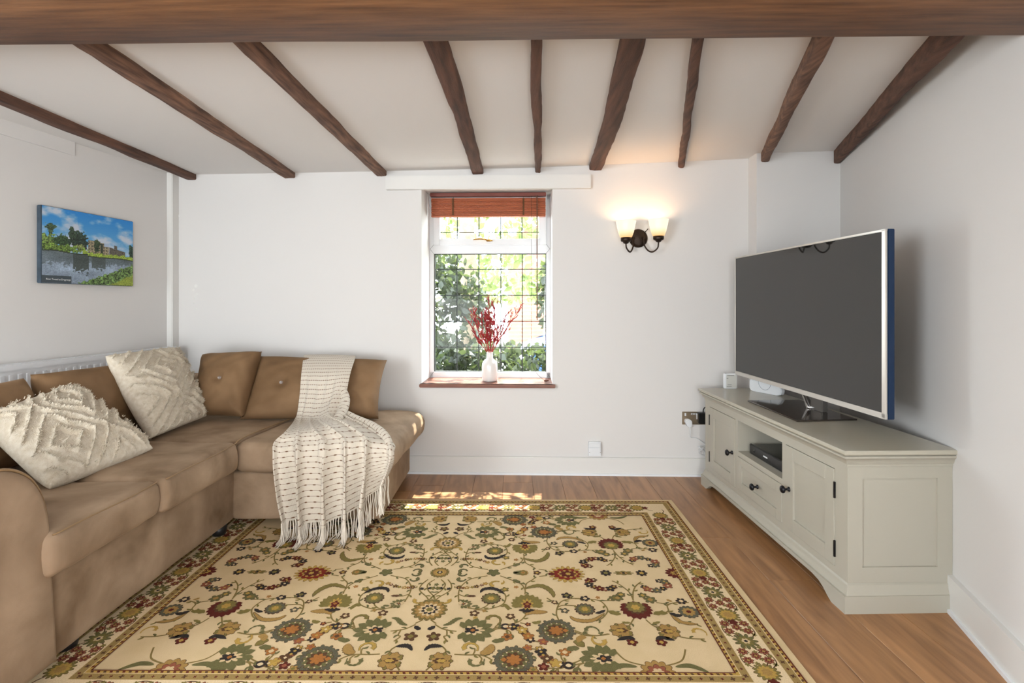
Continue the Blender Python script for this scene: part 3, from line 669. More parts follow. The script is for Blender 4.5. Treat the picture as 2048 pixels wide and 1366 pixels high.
def spiral(cx, cy, r, a0, turn, w, col, lay, edge=None):
    pts = [(cx+r*(1-.55*k/9)*math.cos(a0+turn*k/9), cy+r*(1-.55*k/9)*math.sin(a0+turn*k/9)) for k in range(10)]
    g = lambda t: w*(.25+.9*t)*(1+.18*math.sin(t*40))
    if edge: ribbon(pts, lambda t: g(t)+.0016, edge, lay)
    ribbon(pts, g, col, lay+1)
def pA(x, y): q = W0.onZ(850+x/5.12, 1130+y/5.12, .009); return (q.x-RX, RY-q.y)
def pB(x, y): q = W0.onZ(1150+x/5.851, 1060+y/5.851, .009); return (q.x-RX, RY-q.y)
def chain(pts, cols, n, w, lay=2):
    c = crom(pts, 12); 
    for i in range(n):
        q = c[int((i+.5)/n*(len(c)-1))]; petals(q[0], q[1], w*(1.15 if i % 2 else .85), 5, .45, cols[i % len(cols)], lay+(i % 2), rot=i*.7)
        petals(q[0], q[1], w*.3, 4, .2, 'cream' if i % 3 == 0 else 'gold', lay+2)
def rosette(x, y, r, a, b, c, d=None, n=14):
    petals(x, y, r, n, .14, a, 2, rot=.1); petals(x, y, r*.76, n, .12, b, 3, rot=.2); petals(x, y, r*.5, 8, .2, c, 4)
    petals(x, y, r*.24, 6, .2, d or a, 5)
def blueflower(x, y, r, rot):
    for k in range(13):
        a = rot+2*math.pi*k/13; petals(x+r*.80*math.cos(a), y+r*.80*math.sin(a), r*.27, 5, .5, 'blue', 2, rot=a)
        petals(x+r*.62*math.cos(a+.24), y+r*.62*math.sin(a+.24), r*.05, 4, .2, 'white', 5)
    petals(x, y, r*.74, 13, .22, 'green', 3, rot=rot); petals(x, y, r*.56, 9, .28, 'brown', 4, rot=rot); petals(x, y, r*.40, 7, .35, 'rust', 5, rot=rot)
    petals(x-r*.5*math.cos(rot), y-r*.5*math.sin(rot), r*.15, 4, .3, 'rust', 6)
def palmette(x, y, r, rot, outer, mid, inn, n=9, spread=2.6, sy=1.0, base='vine'):
    for k in range(n):
        t = (k/(n-1)-.5)*2; a = rot+t*spread; ln = r*(1.0-.12*abs(t))
        ca, sa = math.cos(a), math.sin(a)
        leaf([(x+ca*r*.15, y+sa*r*.15), (x+ca*ln*.6, y+sa*ln*.6), (x+ca*ln+sa*.12*r*t, y+sa*ln-ca*.12*r*t)], r*.17, outer, 2, serr=.18)
    petals(x, y, r*.50, 9, .45, mid, 4, sx=1.1, sy=.72, rot=rot); petals(x-math.cos(rot)*r*.08, y-math.sin(rot)*r*.08, r*.30, 5, .4, inn, 5, sx=1.2, sy=.8, rot=rot)
    petals(x-math.cos(rot)*r*.02, y-math.sin(rot)*r*.02, r*.11, 4, .3, 'rust', 6)
V = 'vine'
vw_ = .0028
# --- axis medallion and centre
Pat.mirs = [(1, 1)]
rosette(0, 0, .040, 'olive', 'tan', 'gold', 'brown', 16); petals(0, 0, .013, 6, .2, 'navy', 6); petals(0, 0, .006, 5, .2, 'white', 7)
Pat.mirs = [(1, 1), (1, -1)]
petals(0, .271, .067, 16, .16, 'olive', 2, jag=.04); petals(0, .271, .058, 16, .2, 'tan', 3); petals(0, .271, .043, 12, .3, 'white', 4); petals(0, .271, .032, 9, .3, 'navy', 5); petals(0, .271, .022, 8, .25, 'white', 6); petals(0, .271, .014, 6, .3, 'olive', 7)
petals(0, .066+.03, .011, 5, .4, 'green', 2)
Pat.mirs = [(1, 1), (-1, 1)]
petals(.543, .01, .074, 18, .3, 'gold', 2, sx=1.05, sy=.9, jag=.03); petals(.543, .01, .055, 12, .2, 'red', 3, sx=1.1, sy=.85); petals(.548, .01, .040, 10, .25, 'gold', 4, sx=1.1, sy=.8); petals(.548, .01, .028, 8, .3, 'maroon', 5, sx=1.3); petals(.55, .01, .012, 6, .3, 'gold', 6)
petals(.543-.065, .01, .014, 5, .3, 'maroon', 4)
q = pA(700, 110); 
for k in range(5): a = k*2*math.pi/5+.3; leaf([(q[0], 0), (q[0]+.014*math.cos(a), .014*math.sin(a)), (q[0]+.03*math.cos(a), .03*math.sin(a))], .0095, 'green', 2, 'navy')
q = pA(1005, 110); rosette(q[0], 0.0, .021, 'gold', 'olive', 'tan', 'rust', 8); q = pA(1150, 115); petals(q[0], 0, .016, 5, .4, 'brown', 2); petals(q[0], 0, .007, 4, .2, 'gold', 3)
for bxx in (380, 805): q = pB(bxx, 560); petals(q[0], 0.0, .024, 7, .35, 'navy', 2); petals(q[0], 0, .011, 5, .3, 'gold' if bxx > 500 else 'olive', 3)
q = pB(590, 560); petals(q[0], 0, .034, 8, .35, 'olive', 2, sx=1.25, sy=.5); petals(q[0], 0, .02, 6, .35, 'tan', 3, sx=1.1, sy=.5); petals(q[0], 0, .008, 5, .3, 'navy', 4)
q = pB(1170, 575); palmette(q[0]+.02, 0, .05, math.pi, 'maroon', 'gold', 'brown', 7, 1.6)
# --- everything else in four mirrored quadrants
Pat.mirs = [(1, 1), (-1, 1), (1, -1), (-1, -1)]
for vp in ([(100,150),(30,200),(35,260),(90,320),(110,365)], [(235,150),(270,200),(260,260),(150,330),(112,365)], [(110,610),(200,660),(330,680)], [(230,660),(230,720),(200,735),(240,785)], [(120,600),(60,560)],
    [(640,110),(480,140),(400,190),(360,240),(345,300),(350,380)], [(345,300),(400,320),(450,320)], [(440,430),(560,460),(700,440),(800,400),(830,340),(815,290),(760,260)],[(440,440),(560,450),(630,420),(650,400)],
    [(770,110),(880,150),(980,190),(1025,250),(1025,300)], [(1030,250),(1040,190),(1100,150),(1140,120)], [(1170,115),(1250,105)], [(800,400),(860,460)],
    [(690,660),(790,620),(900,600),(980,570),(1030,520),(1045,480)], [(930,590),(920,560),(880,530)], [(680,680),(760,650),(860,670),(885,700),(870,730)], [(980,590),(1060,605)], [(720,640),(770,590)],
    [(1380,570),(1350,500),(1360,430),(1400,370),(1500,340),(1600,340)], [(1360,430),(1420,410),(1550,415)], [(1360,400),(1300,365),(1250,335)],
    [(310,915),(420,920),(560,920),(640,940),(700,975)], [(500,920),(520,880),(515,850)], [(560,925),(590,960),(570,1010)],[(70,1040),(20,1080)],[(180,830),(220,870),(215,910)],
    [(1540,680),(1640,715),(1760,720),(1880,700)],[(1080,760),(1150,780),(1200,785)],[(1060,850),(1150,860),(1180,860)],[(1060,870),(1090,910),(1100,940)],
    [(1620,960),(1520,1000),(1430,980),(1400,920),(1420,880)],[(1520,1025),(1640,995)],[(1440,1040),(1380,1055),(1230,1050)],[(1380,1055),(1300,1110)],[(1370,1060),(1385,1110)],[(1640,1000),(1590,1020),(1560,1080),(1560,1130)]):
    vine([pA(*q) for q in vp], vw_, V, 1)
for vp in ([(0,800),(60,800),(150,805),(280,820),(350,870),(385,940),(330,1020),(250,1060)],[(280,820),(430,820)],[(385,940),(450,965),(540,975)],[(920,980),(1000,970),(1090,940),(1080,880),(1130,850),(1200,840),(1330,840)],[(1090,940),(1130,990),(1200,1040),(1300,1080),(1440,1090)],[(950,840),(1080,860),(1120,850)],
    [(685,820),(640,730),(560,660),(480,610),(430,590)],[(680,820),(680,720),(710,650),(770,600)],[(690,1030),(660,1080),(640,1110)],[(830,1040),(900,1100),(970,1135)],[(1230,1240),(1350,1260),(1520,1265)],[(0,1170),(120,1210),(260,1230),(410,1210)]):
    vine([pB(*q) for q in vp], vw_, V, 1)
# palmettes and flowers
a = pA(500, 670); palmette(a[0], a[1], .077, 0, 'green', 'white', 'navy', 11, 2.5)
a = pA(1830, 955); palmette(a[0], a[1], .077, math.pi, 'green', 'white', 'navy', 11, 2.5)
a = pA(1050, 400); palmette(a[0], a[1], .070, -math.pi/2, 'olive', 'gold', 'maroon', 11, 1.9); q = pA(1045, 462); petals(q[0], q[1], .017, 4, .3, 'navy', 3, sx=1.6, sy=.8)
a = pA(920, 970); blueflower(a[0], a[1], .066, 0); a = pA(1350, 670); blueflower(a[0], a[1], .065, math.pi)
for xy in ((680, 343), (1640, 450)): a = pA(*xy); petals(a[0], a[1], .038, 14, .16, 'navy', 2); petals(a[0], a[1], .035, 14, .16, 'blue' if xy[0] > 1000 else 'green', 3); petals(a[0], a[1], .026, 9, .25, 'olive', 4); petals(a[0], a[1], .014, 6, .3, 'gold', 5)
a = pB(1330, 950); petals(a[0], a[1], .038, 14, .16, 'blue', 3); petals(a[0], a[1], .026, 9, .25, 'tan', 4); petals(a[0], a[1], .01, 6, .3, 'maroon', 5)
a = pB(715, 915); palmette(a[0], a[1], .068, math.pi/2, 'maroon', 'olive', 'gold', 13, 2.2); petals(a[0], a[1]-.006, .043, 12, .2, 'brown', 4); petals(a[0], a[1]-.01, .036, 10, .2, 'olive', 5); petals(a[0], a[1]-.008, .018, 6, .3, 'gold', 6)
def tanp(x, y, rot, r=.044):
    for k in range(9): aa = rot+(k-4)*.62; petals(x+r*.6*math.cos(aa), y+r*.6*math.sin(aa), r*.36, 5, .3, 'tan' if k % 2 else 'olive', 2+k % 2, rot=aa)
    petals(x, y, r*.66, 9, .2, 'tan', 4); petals(x, y, r*.45, 6, .3, 'brown', 5, sx=1.2, sy=.7, rot=rot); petals(x+r*.12*math.cos(rot), y+r*.12*math.sin(rot), r*.3, 6, .3, 'gold', 6, sx=1.2, sy=.7, rot=rot)
a = pA(160, 985); tanp(*a, 0); a = pB(550, 1170); tanp(*a, math.pi); a = pB(1090, 1180); tanp(*a, 0)
a = pA(400, 400); palmette(a[0], a[1], .034, 0, 'green', 'white', 'navy', 7, 1.8); a = pA(365, 395); petals(*a, .009, 5, .3, 'white', 6)
for xy, c1, c2 in (((1045,295),'x','x'),): pass
for (x, y, s, c1, c2) in ((1450,310,.020,'navy','olive'),(1640,340,.018,'navy','white'),(1330,380,.014,'brown','white'),(1435,465,.016,'blue','white'),(880,525,.017,'brown','white'),(1060,607,.012,'maroon','rust'),(95,735,.024,'brown','olive'),(510,495,.018,'brown','white'),(520,540,.010,'gold','tan'),(1220,785,.016,'rose','rust'),(1060,845,.016,'rust','rose'),(1225,1040,.018,'maroon','rose'),(850,735,.020,'rust','brown'),(1440,890,.020,'rust','white'),(1120,1070,.016,'tan','olive'),(50,240,.010,'navy','navy'),(245,245,.010,'navy','navy'),(135,240,.013,'green','olive'),(1945,335,.022,'green','olive'),(2000,300,.016,'green','tan'),(935,225,.011,'rust','tan'),(1770,330,.010,'rust','tan'),(1860,1120,.010,'rust','tan'),(820,250,.016,'olive','gold'),(610,470,.009,'tan','tan'),(1720,1120,.012,'brown','tan')):
    a = pA(x, y); petals(*a, s, 5, .45, c1, 3, rot=x); petals(*a, s*.45, 4, .2, c2, 4)
for (x, y, s, c1, c2) in ((880,810,.024,'green','tan'),(790,760,.018,'green','gold'),(1240,825,.02,'navy','white'),(500,790,.022,'green','tan'),(540,750,.016,'green','gold')):
    a = pB(x, y); petals(*a, s, 6, .4, c1, 3, rot=x); petals(*a, s*.45, 4, .2, c2, 4)
# leaves
for pts, wd, c1, ed in (([(570,285),(600,250),(680,240),(760,260),(815,300)],.010,'navy',None), ([(1030,240),(1100,220),(1180,210),(1260,240),(1310,290),(1320,330)],.0115,'olive','brown'), ([(1030,510),(1100,480),(1180,480),(1260,480)],.012,'tan','brown'), ([(190,620),(260,600),(330,555),(395,545)],.009,'green',None),
    ([(0,880),(60,835),(130,830),(190,840)],.010,'navy',None), ([(30,660),(70,650),(110,625)],.009,'navy',None), ([(690,780),(760,775),(830,750)],.011,'green',None), ([(570,905),(640,890),(680,850),(690,810)],.016,'tan','brown'), ([(1560,760),(1580,790),(1640,835)],.014,'olive','brown'), ([(1660,740),(1600,740),(1570,790)],.012,'tan',None),
    ([(1490,520),(1540,555),(1640,570),(1740,555),(1840,490)],.009,'tan','navy'), ([(1745,490),(1800,480),(1850,455)],.007,'navy',None), ([(1880,470),(1940,490),(2010,500)],.010,'olive',None), ([(790,400),(840,420),(865,460)],.008,'olive',None), ([(430,320),(480,318),(525,320)],.007,'brown',None), ([(1590,850),(1520,850),(1460,870)],.012,'green',None), ([(1100,585),(1150,590),(1190,570)],.008,'olive',None),
    ([(905,70),(940,75),(975,60)],.008,'green','navy'), ([(900,150),(940,165),(975,180)],.008,'green','navy'), ([(480,425),(520,420),(550,420)],.005,'green',None), ([(1560,1130),(1545,1090),(1570,1040)],.008,'green',None),([(420,1105),(540,1095),(640,1115)],.004,'navy',None),
    ([(1230,785),(1200,770),(1160,780)],.007,'rose',None)):
    leaf([pA(*q) for q in pts], wd, c1, 2, ed, .15)
for pts, wd, c1, ed in (([(1110,960),(1180,990),(1260,990)],.010,'navy',None), ([(1130,990),(1250,1070),(1440,1095)],.008,'tan','navy'), ([(920,980),(990,965),(1090,965)],.012,'olive',None), ([(400,940),(460,965),(545,980)],.012,'olive',None), ([(1070,805),(1100,820),(1140,830)],.006,'tan',None), ([(550,1070),(600,1080),(650,1075)],.006,'olive',None), ([(910,1090),(950,1080),(1000,1065)],.006,'olive',None), ([(60,800),(110,800),(175,805)],.012,'navy',None)):
    leaf([pB(*q) for q in pts], wd, c1, 2, ed, .15)
# curls
for (x, y, r, a0, tn, c1, ed) in ((720,200,.028,-.9,-3.4,'gold','olive'),(770,180,.02,-.9,2,'gold',None),(385,65,.020,0,-4.2,'green','navy'),(370,145,.020,0,4.2,'green','navy'),(690,560,.036,.9,-4.0,'olive','brown'),(460,850,.032,.5,-4.2,'gold','olive'),(520,980,.032,-.3,3.9,'green',None),(1800,770,.030,-2.2,-4.4,'gold','tan'),(1700,670,.032,.6,-3.8,'green',None),(220,360,.026,2.6,-3.0,'gold','olive')):
    a = pA(x, y); spiral(a[0], a[1], r, a0, tn, .0065, c1, 2, ed)
a = pB(1440, 1190); spiral(a[0], a[1], .03, .6, -3.8, .006, 'gold', 2)
# flower chains
chain([pA(870,630), pA(960,640), pA(1040,700), pA(1100,780)], ['rust', 'navy', 'rose', 'gold', 'brown'], 7, .018)
chain([pA(1180,850), pA(1220,920), pA(1310,990), pA(1420,1020)], ['gold', 'navy', 'rose', 'brown', 'rust'], 7, .018)
for xy in ((830,628),(1480,1025)): a = pA(*xy); petals(*a, .016, 4, .1, 'navy', 2, sx=1.2); petals(*a, .008, 4, .1, 'cream', 3, sx=1.2)
chain([pA(310,225), pA(400,235), pA(530,220), pA(640,185)], ['olive', 'brown', 'maroon', 'tan'], 8, .011)
chain([pB(230,580), pB(160,590), pB(170,640), pB(290,680), pB(400,685), pB(470,650)], ['brown', 'maroon', 'rose', 'navy'], 9, .017)
chain([pB(960,590), pB(1050,600), pB(1080,650), pB(960,700), pB(860,690), pB(790,650)], ['navy', 'blue', 'brown', 'rose'], 9, .017)
# extra bottom-edge half flower
a = (.773, .600); Pat.mirs = [(1, 1), (-1, 1), (1, -1), (-1, -1)]; petals(*a, .055, 12, .2, 'tan', 2); petals(*a, .036, 8, .3, 'rose', 3); petals(*a, .02, 6, .3, 'white', 4)
for s in (-1, 1):
    pass
    ribbon([(.773+s*.03, .57), (.773+s*.09, .545), (.773+s*.12, .49)], vw_, V, 1); petals(.773+s*.05, .455+.0, .019, 5, .4, 'maroon', 3); petals(.773+s*.05, .455, .008, 4, .2, 'gold', 4)
    leaf([(.773+s*.035, .44), (.773+s*.06, .43), (.773+s*.10, .445)], .0095, 'navy', 2, None, .15)
    leaf([(.773+s*.06, .575), (.773+s*.11, .57), (.773+s*.16, .60)], .010, 'green', 2)
# --- border: sits above the field motifs that run under it
FX, FY = 1.010, .600; EX, EY = 1.215, .805
Pat.mirs = [(1, 1)]
def band(o0, o1, col, lay):     # rectangular ring between two offsets out from the field edge
    for sx, sy in ((1, 0), (-1, 0), (0, 1), (0, -1)):
        if sx: P_ = [(sx*(FX+o0), -(FY+o0)), (sx*(FX+o1), -(FY+o1)), (sx*(FX+o1), FY+o1), (sx*(FX+o0), FY+o0)]; P_ = P_ if sx < 0 else P_[::-1]
        else: P_ = [(-(FX+o0), sy*(FY+o0)), (-(FX+o1), sy*(FY+o1)), (FX+o1, sy*(FY+o1)), (FX+o0, sy*(FY+o0))]; P_ = P_ if sy > 0 else P_[::-1]
        poly(P_, col, lay)
BWD = EX-FX
band(0, .004, 'maroon', 9); band(.004, .014, 'gold', 9); band(.014, .0165, 'cream', 9); band(.0165, .042, 'guard', 9); band(.042, .045, 'cream', 9)
band(.045, .160, 'bcream', 9); band(.160, .163, 'cream', 9); band(.163, .188, 'guard', 9); band(.188, .1905, 'cream', 9); band(.1905, .200, 'gold', 9); band(.200, BWD, 'maroon', 9)
def side(fn):     # run a border motif function along the four sides; fn(place, t, length)
    for s, (L_, T) in enumerate(((2*FX, lambda a, o: (a-FX, FY+o)), (2*FX, lambda a, o: (FX-a, -FY-o)), (2*FY, lambda a, o: (FX+o, FY-a)), (2*FY, lambda a, o: (-FX-o, a-FY)))):
        fn(L_, T)
def guards(L_, T):
    n = int((L_+.1)/.034)
    for off, cc in ((.029, 'brown'), (.1755, 'brown')):
        for k in range(-3, n+3):
            a = L_*(k+.5)/n
            if -off < a < L_+off:
                q = T(a, off); petals(q[0], q[1], .0085 if k % 2 else .0055, 4, .6, cc if k % 2 else 'maroon', 10, rot=k)
    for off in (.009, .195):
        for k in range(int(-off/.02), int((L_+off)/.02)+1):
            if -off < k*.02 < L_+off-.01:
                a = k*.02; P_ = [T(a, off-.004), T(a+.009, off-.004), T(a+.012, off+.004), T(a+.003, off+.004)]
                ar = sum(P_[i][0]*P_[(i+1)%4][1]-P_[(i+1)%4][0]*P_[i][1] for i in range(4))
                poly(P_ if ar < 0 else P_[::-1], 'maroon' if k % 2 else 'brown', 10)
side(guards)
def main(L_, T):
    n = max(2, round(L_/.30)); st = L_/n
    amp = .038; mid = .1025
    pts = [T(-.08+(L_+.16)*k/(n*16), mid+amp*math.sin((-.08+(L_+.16)*k/(n*16))/st*2*math.pi)*(.6+.4*math.cos(k*.9))) for k in range(n*16+1)]
    ribbon(pts, .0022, 'brown', 10, n=2)
    for k in range(2*n+1):
        a = st*k/2; q = T(a, mid)
        if k % 2 == 0:
            petals(*q, .041, 14, .28, 'olive', 11, jag=.05, sx=1, sy=1); petals(*q, .030, 12, .25, 'gold', 12); petals(*q, .018, 7, .3, 'tan', 13); q2 = T(a-.045, mid); petals(*q2, .018, 5, .4, 'maroon', 13)
        else:
            petals(*q, .041, 11, .4, 'green', 11); petals(*q, .028, 9, .35, 'olive', 12); petals(*q, .015, 6, .3, 'white', 13); petals(*q, .007, 5, .3, 'navy', 14)
        for (da, do) in ((.055, .032), (.055, -.034), (.098, .036), (.098, -.034), (.076, 0)):
            if a+da < L_+.02:
                q = T(a+da, mid+do); petals(*q, .0165, 7, .35, 'rose', 11, rot=k); petals(*q, .011, 6, .45, 'maroon', 12, rot=k+1); petals(*q, .006, 4, .3, 'tan', 13)
        for (da, do) in ((.035, .045), (.035, -.045), (.075, .046), (.078, -.046), (.06, .012), (.095, .006), (.118, -.02), (.118, .03), (.04, -.012)):
            q = T(a+da, mid+do)
            if a+da < L_: petals(*q, .0095, 5, .5, 'olive', 10, rot=k+da*90)
        for s in (-1, 1):
            P_ = [T(a+.02, mid+s*.03), T(a+.045, mid+s*.052), T(a+.08, mid+s*.05), T(a+.10, mid+s*.03), T(a+.09, mid+s*.015)]
            if a+.1 < L_: ribbon(P_, .0019, 'brown', 10, n=4)
side(main)
me = bpy.data.meshes.new('woven_pattern'); me.from_pydata(V_, [], F_); me.polygons.foreach_set('material_index', MI)
for mm in RM: me.materials.append(mm)
me.update(); wp = bpy.data.objects.new('woven_pattern', me); C.objects.link(wp); wp.parent = RG; wp['kind'] = 'stuff'
print('rug faces', len(F_))

# ------------------------------------------------------------------ corner sofa
SO = thing('corner_sofa', 'taupe velvet corner sofa in an L along the left and back walls', 'sofa', (-1.9, 2.2, 0))
def so(o): o.location = Vector(o.location)-Vector(SO.location); return o
FX0 = -1.43
so(soft_box('base', -2.24, FX0, 1.50, 3.46, .055, .345, .018, M_VELVET, SO, wr=.005, seed=1))
so(soft_box('base', FX0-.01, -.672, 2.665, 3.44, .055, .302, .02, M_VELVET, SO, wr=.004, seed=5, shear=lambda q: q))
so(soft_box('seat_cushion', -2.14, -1.385, 1.56, 2.035, .335, .475, .024, M_VELVET, SO, puff=.012, wr=.009, seed=2, fpuff=.012))
so(soft_box('seat_cushion', -2.14, -1.365, 2.045, 2.585, .335, .480, .024, M_VELVET, SO, puff=.014, wr=.009, seed=3, fpuff=.012))
for (xa, ya, yb, zz) in ((-1.3765, 1.585, 2.012, .471), (-1.3565, 2.07, 2.56, .476)):
    bm = bmesh.new(); tube(bm, crom([(xa-.012, ya-.012, zz-.004)]+[(xa-.002+.004*math.sin(t_*3), ya+(yb-ya)*t_, zz+.002*math.sin(t_*7)) for t_ in (0, .25, .5, .75, 1)]+[(xa-.012, yb+.012, zz-.004)], 4), .0028, 6); so(from_bm('piping', bm, M_PIPE, SO, smooth=True))
def sh1(q):
    if q.x > -1.6: q.x += .11*max(0, (q.y-2.63))*max(0, (q.x+1.6)/.2)
    return q
so(soft_box('corner_seat_cushion', -2.14, -1.405, 2.58, 3.38, .335, .470, .03, M_VELVET, SO, puff=.010, wr=.008, seed=4, shear=sh1))
def sh2(q):
    if q.x < -1.2: q.x += .11*max(0, (q.y-2.63))*max(0, (-1.2-q.x)/.2)
    if q.x > -.8: q.x -= .030*(1-min(1, max(0, (q.y-2.6)/.85)))*((q.x+.8)/.2); q.z += -.05*max(0, .45-abs(q.z-.46)*3)*((q.x+.8)/.2)**2*(q.z > .4)
    return q
so(soft_box('seat_cushion', -1.398, -.590, 2.625, 3.45, .302, .462, .032, M_VELVET, SO, puff=.016, wr=.008, seed=6, fpuff=.014, shear=sh2))
bm = bmesh.new(); tube(bm, crom([(-1.400, 2.622, .33), (-1.400, 2.618, .40), (-1.398, 2.632, .456), (-1.380, 2.70, .476), (-1.34, 2.95, .480), (-1.30, 3.2, .476)], 5), .0035, 6); so(from_bm('piping', bm, M_PIPE, SO, smooth=True))
# back frames
so(soft_box('back_frame', -2.245, -2.11, 1.45, 3.46, .30, .70, .04, M_VELVET, SO, wr=.006, seed=7))
so(soft_box('back_frame', -2.24, -1.25, 3.36, 3.50, .30, .70, .04, M_VELVET, SO, wr=.006, seed=8))
# rolled arm at the near end
prof = [(1.612, .058), (1.598, .286), (1.590, .36), (1.588, .45), (1.580, .53), (1.560, .60), (1.525, .655), (1.48, .690), (1.43, .706), (1.37, .706), (1.32, .69), (1.275, .655), (1.245, .60), (1.228, .53), (1.222, .42), (1.220, .25), (1.220, .058)]
pf = [tuple(q) for q in crom(prof, 3)]
bm = bmesh.new()
cy_, cz_ = 1.41, .36
secs = []
for x, s in ((-2.26, 1), (-1.9, 1.0), (-1.47, 1.0), (-1.425, .998), (-1.412, .985), (-1.404, .955), (-1.401, .90)):
    secs.append([bm.verts.new((x, cy_+(a-cy_)*(s if s > .99 else s), max(.056, cz_+(b-cz_)*s))) for a, b in pf])
for i in range(len(secs)-1):
    k = len(pf)
    for j in range(k): bm.faces.new((secs[i][j], secs[i+1][j], secs[i+1][(j+1) % k], secs[i][(j+1) % k]))
bm.faces.new(secs[0]); bm.faces.new(secs[-1][::-1])
arm = so(from_bm('armrest', bm, M_VELVET, SO, smooth=True))
bm = bmesh.new(); tube(bm, [(-1.418, cy_+(a-cy_)*1.004, cz_+(b-cz_)*1.004) for a, b in pf], .0045, 6); pi_ = from_bm('piping', bm, M_PIPE, arm, smooth=True)
for (x, y) in ((-1.465, 2.60), (-1.50, 1.75), (-.80, 2.72), (-.76, 3.35), (-2.2, 1.3), (-1.5, 1.3)):
    bm = bmesh.new(); lathe(bm, [(.030, .009), (.034, .03), (.036, .06)], (x, y, 0), 16); so(from_bm('foot', bm, M_DARKFOOT, SO, smooth=True))

# cushions ----------------------------------------------------------
def cushion(corners, th, mt, n=26, pinch=.10, bow=0.05, disp=None, seed=0, flat=.42):
    # corners: bottom-left, bottom-right, top-right, top-left in world space (front side seen)
    A, B, D, E_ = [Vector(c) for c in corners]
    nrm = ((B-A).cross(E_-A)).normalized()
    if nrm.y > 0 and abs(nrm.y) > .3 or (abs(nrm.y) <= .3 and nrm.x < 0): nrm = -nrm
    vs = []; idx = {}; me = bmesh.new()
    def pt(i, j, s):
        u = 2*i/n-1; v = 2*j/n-1
        uu = u*(1-bow*(1-v*v)*abs(u)); vv = v*(1-bow*(1-u*u)*abs(v))
        a, b = (uu+1)/2, (vv+1)/2
        q = A*(1-a)*(1-b)+B*a*(1-b)+D*a*b+E_*(1-a)*b
        h = th/2*(max(0, (1-u**4))*max(0, (1-v**4)))**flat*(1-.25*(u*u+v*v)/2)
        w_ = noise.noise(q*9+Vector((seed, 0, 0)))*.010+abs(noise.noise(Vector((q.x*16, q.y*16, q.z*7))+Vector((seed, 4, 0))))*.010
        q = q+nrm*s*(h+w_*(1-u*u)*(1-v*v))
        if disp and s > 0: q = q+nrm*disp(u, v)
        return q
    for s in (1, -1):
        for i in range(n+1):
            for j in range(n+1):
                if s < 0 and (i in (0, n) or j in (0, n)): idx[(i, j, s)] = idx[(i, j, 1)]
                else: idx[(i, j, s)] = me.verts.new(pt(i, j, s))
        for i in range(n):
            for j in range(n):
                f = (idx[(i, j, s)], idx[(i+1, j, s)], idx[(i+1, j+1, s)], idx[(i, j+1, s)])
                try: me.faces.new(f if s > 0 else f[::-1])
                except ValueError: pass
    return me, nrm, (A+B+D+E_)/4
def velvet_cushion(label, corners, th, buttons=((0, 0),), seed=0, group='loose back cushions on the sofa'):
    def disp(u, v):
        d = 0
        for (bu, bv) in buttons: 
            r = math.hypot((u-bu)*(1 if len(buttons) == 1 else 2), v-bv); d -= .030*math.exp(-(r/.16)**2)
        d += .006*math.sin((u+v)*9+seed)*math.exp(-((abs(u)-.8)/.25)**2)+.005*math.sin((u*2-v*3)*5+seed)*abs(v)
        return d*(1-u**6)*(1-v**6)
    bm, nr, c = cushion(corners, th, None, 40, disp=disp, seed=seed)
    r = thing('back_cushion', label, 'cushion', c, 0, group)
    for v in bm.verts: v.co -= c
    from_bm('cover', bm, M_VELVET_B, r, smooth=True)
    A, B, D, E_ = [Vector(q) for q in corners]
    for (bu, bv) in buttons:
        a, b = (bu+1)/2, (bv+1)/2; q = A*(1-a)*(1-b)+B*a*(1-b)+D*a*b+E_*(1-a)*b-c+nr*(th/2-.028)
        bm = bmesh.new(); bmesh.ops.create_icosphere(bm, subdivisions=1, radius=.0125); 
        for v in bm.verts: v.co = v.co*1.0+q+nr*.006
        from_bm('crystal_button', bm, M_CRYSTAL, r)
    return r
# left run
velvet_cushion('taupe velvet cushion nearest the sofa arm, slumped low against the radiator', [(-2.00, 1.62, .50), (-2.02, 2.28, .50), (-2.16, 2.30, .835), (-2.12, 1.62, .84)], .19, buttons=(), seed=1)
velvet_cushion('taupe velvet cushion between the two white tufted pillows on the left run', [(-1.98, 2.26, .50), (-2.02, 2.98, .50), (-2.14, 2.96, .835), (-2.14, 2.31, .85)], .19, buttons=(), seed=2)
# back run
velvet_cushion('square taupe velvet cushion with one crystal button in the sofa corner', [P(388, 830, 3.02), P(486, 834, 3.0), P(524, 703, 3.24), P(405, 709, 3.26)], .19, seed=3)
velvet_cushion('wide taupe velvet cushion under the throw against the back wall', [P(479, 839, 3.05), P(757, 838, 3.08), P(774, 720, 3.34), P(518, 712, 3.29)], .17, buttons=((-.48, 0), (.42, 0)), seed=4)
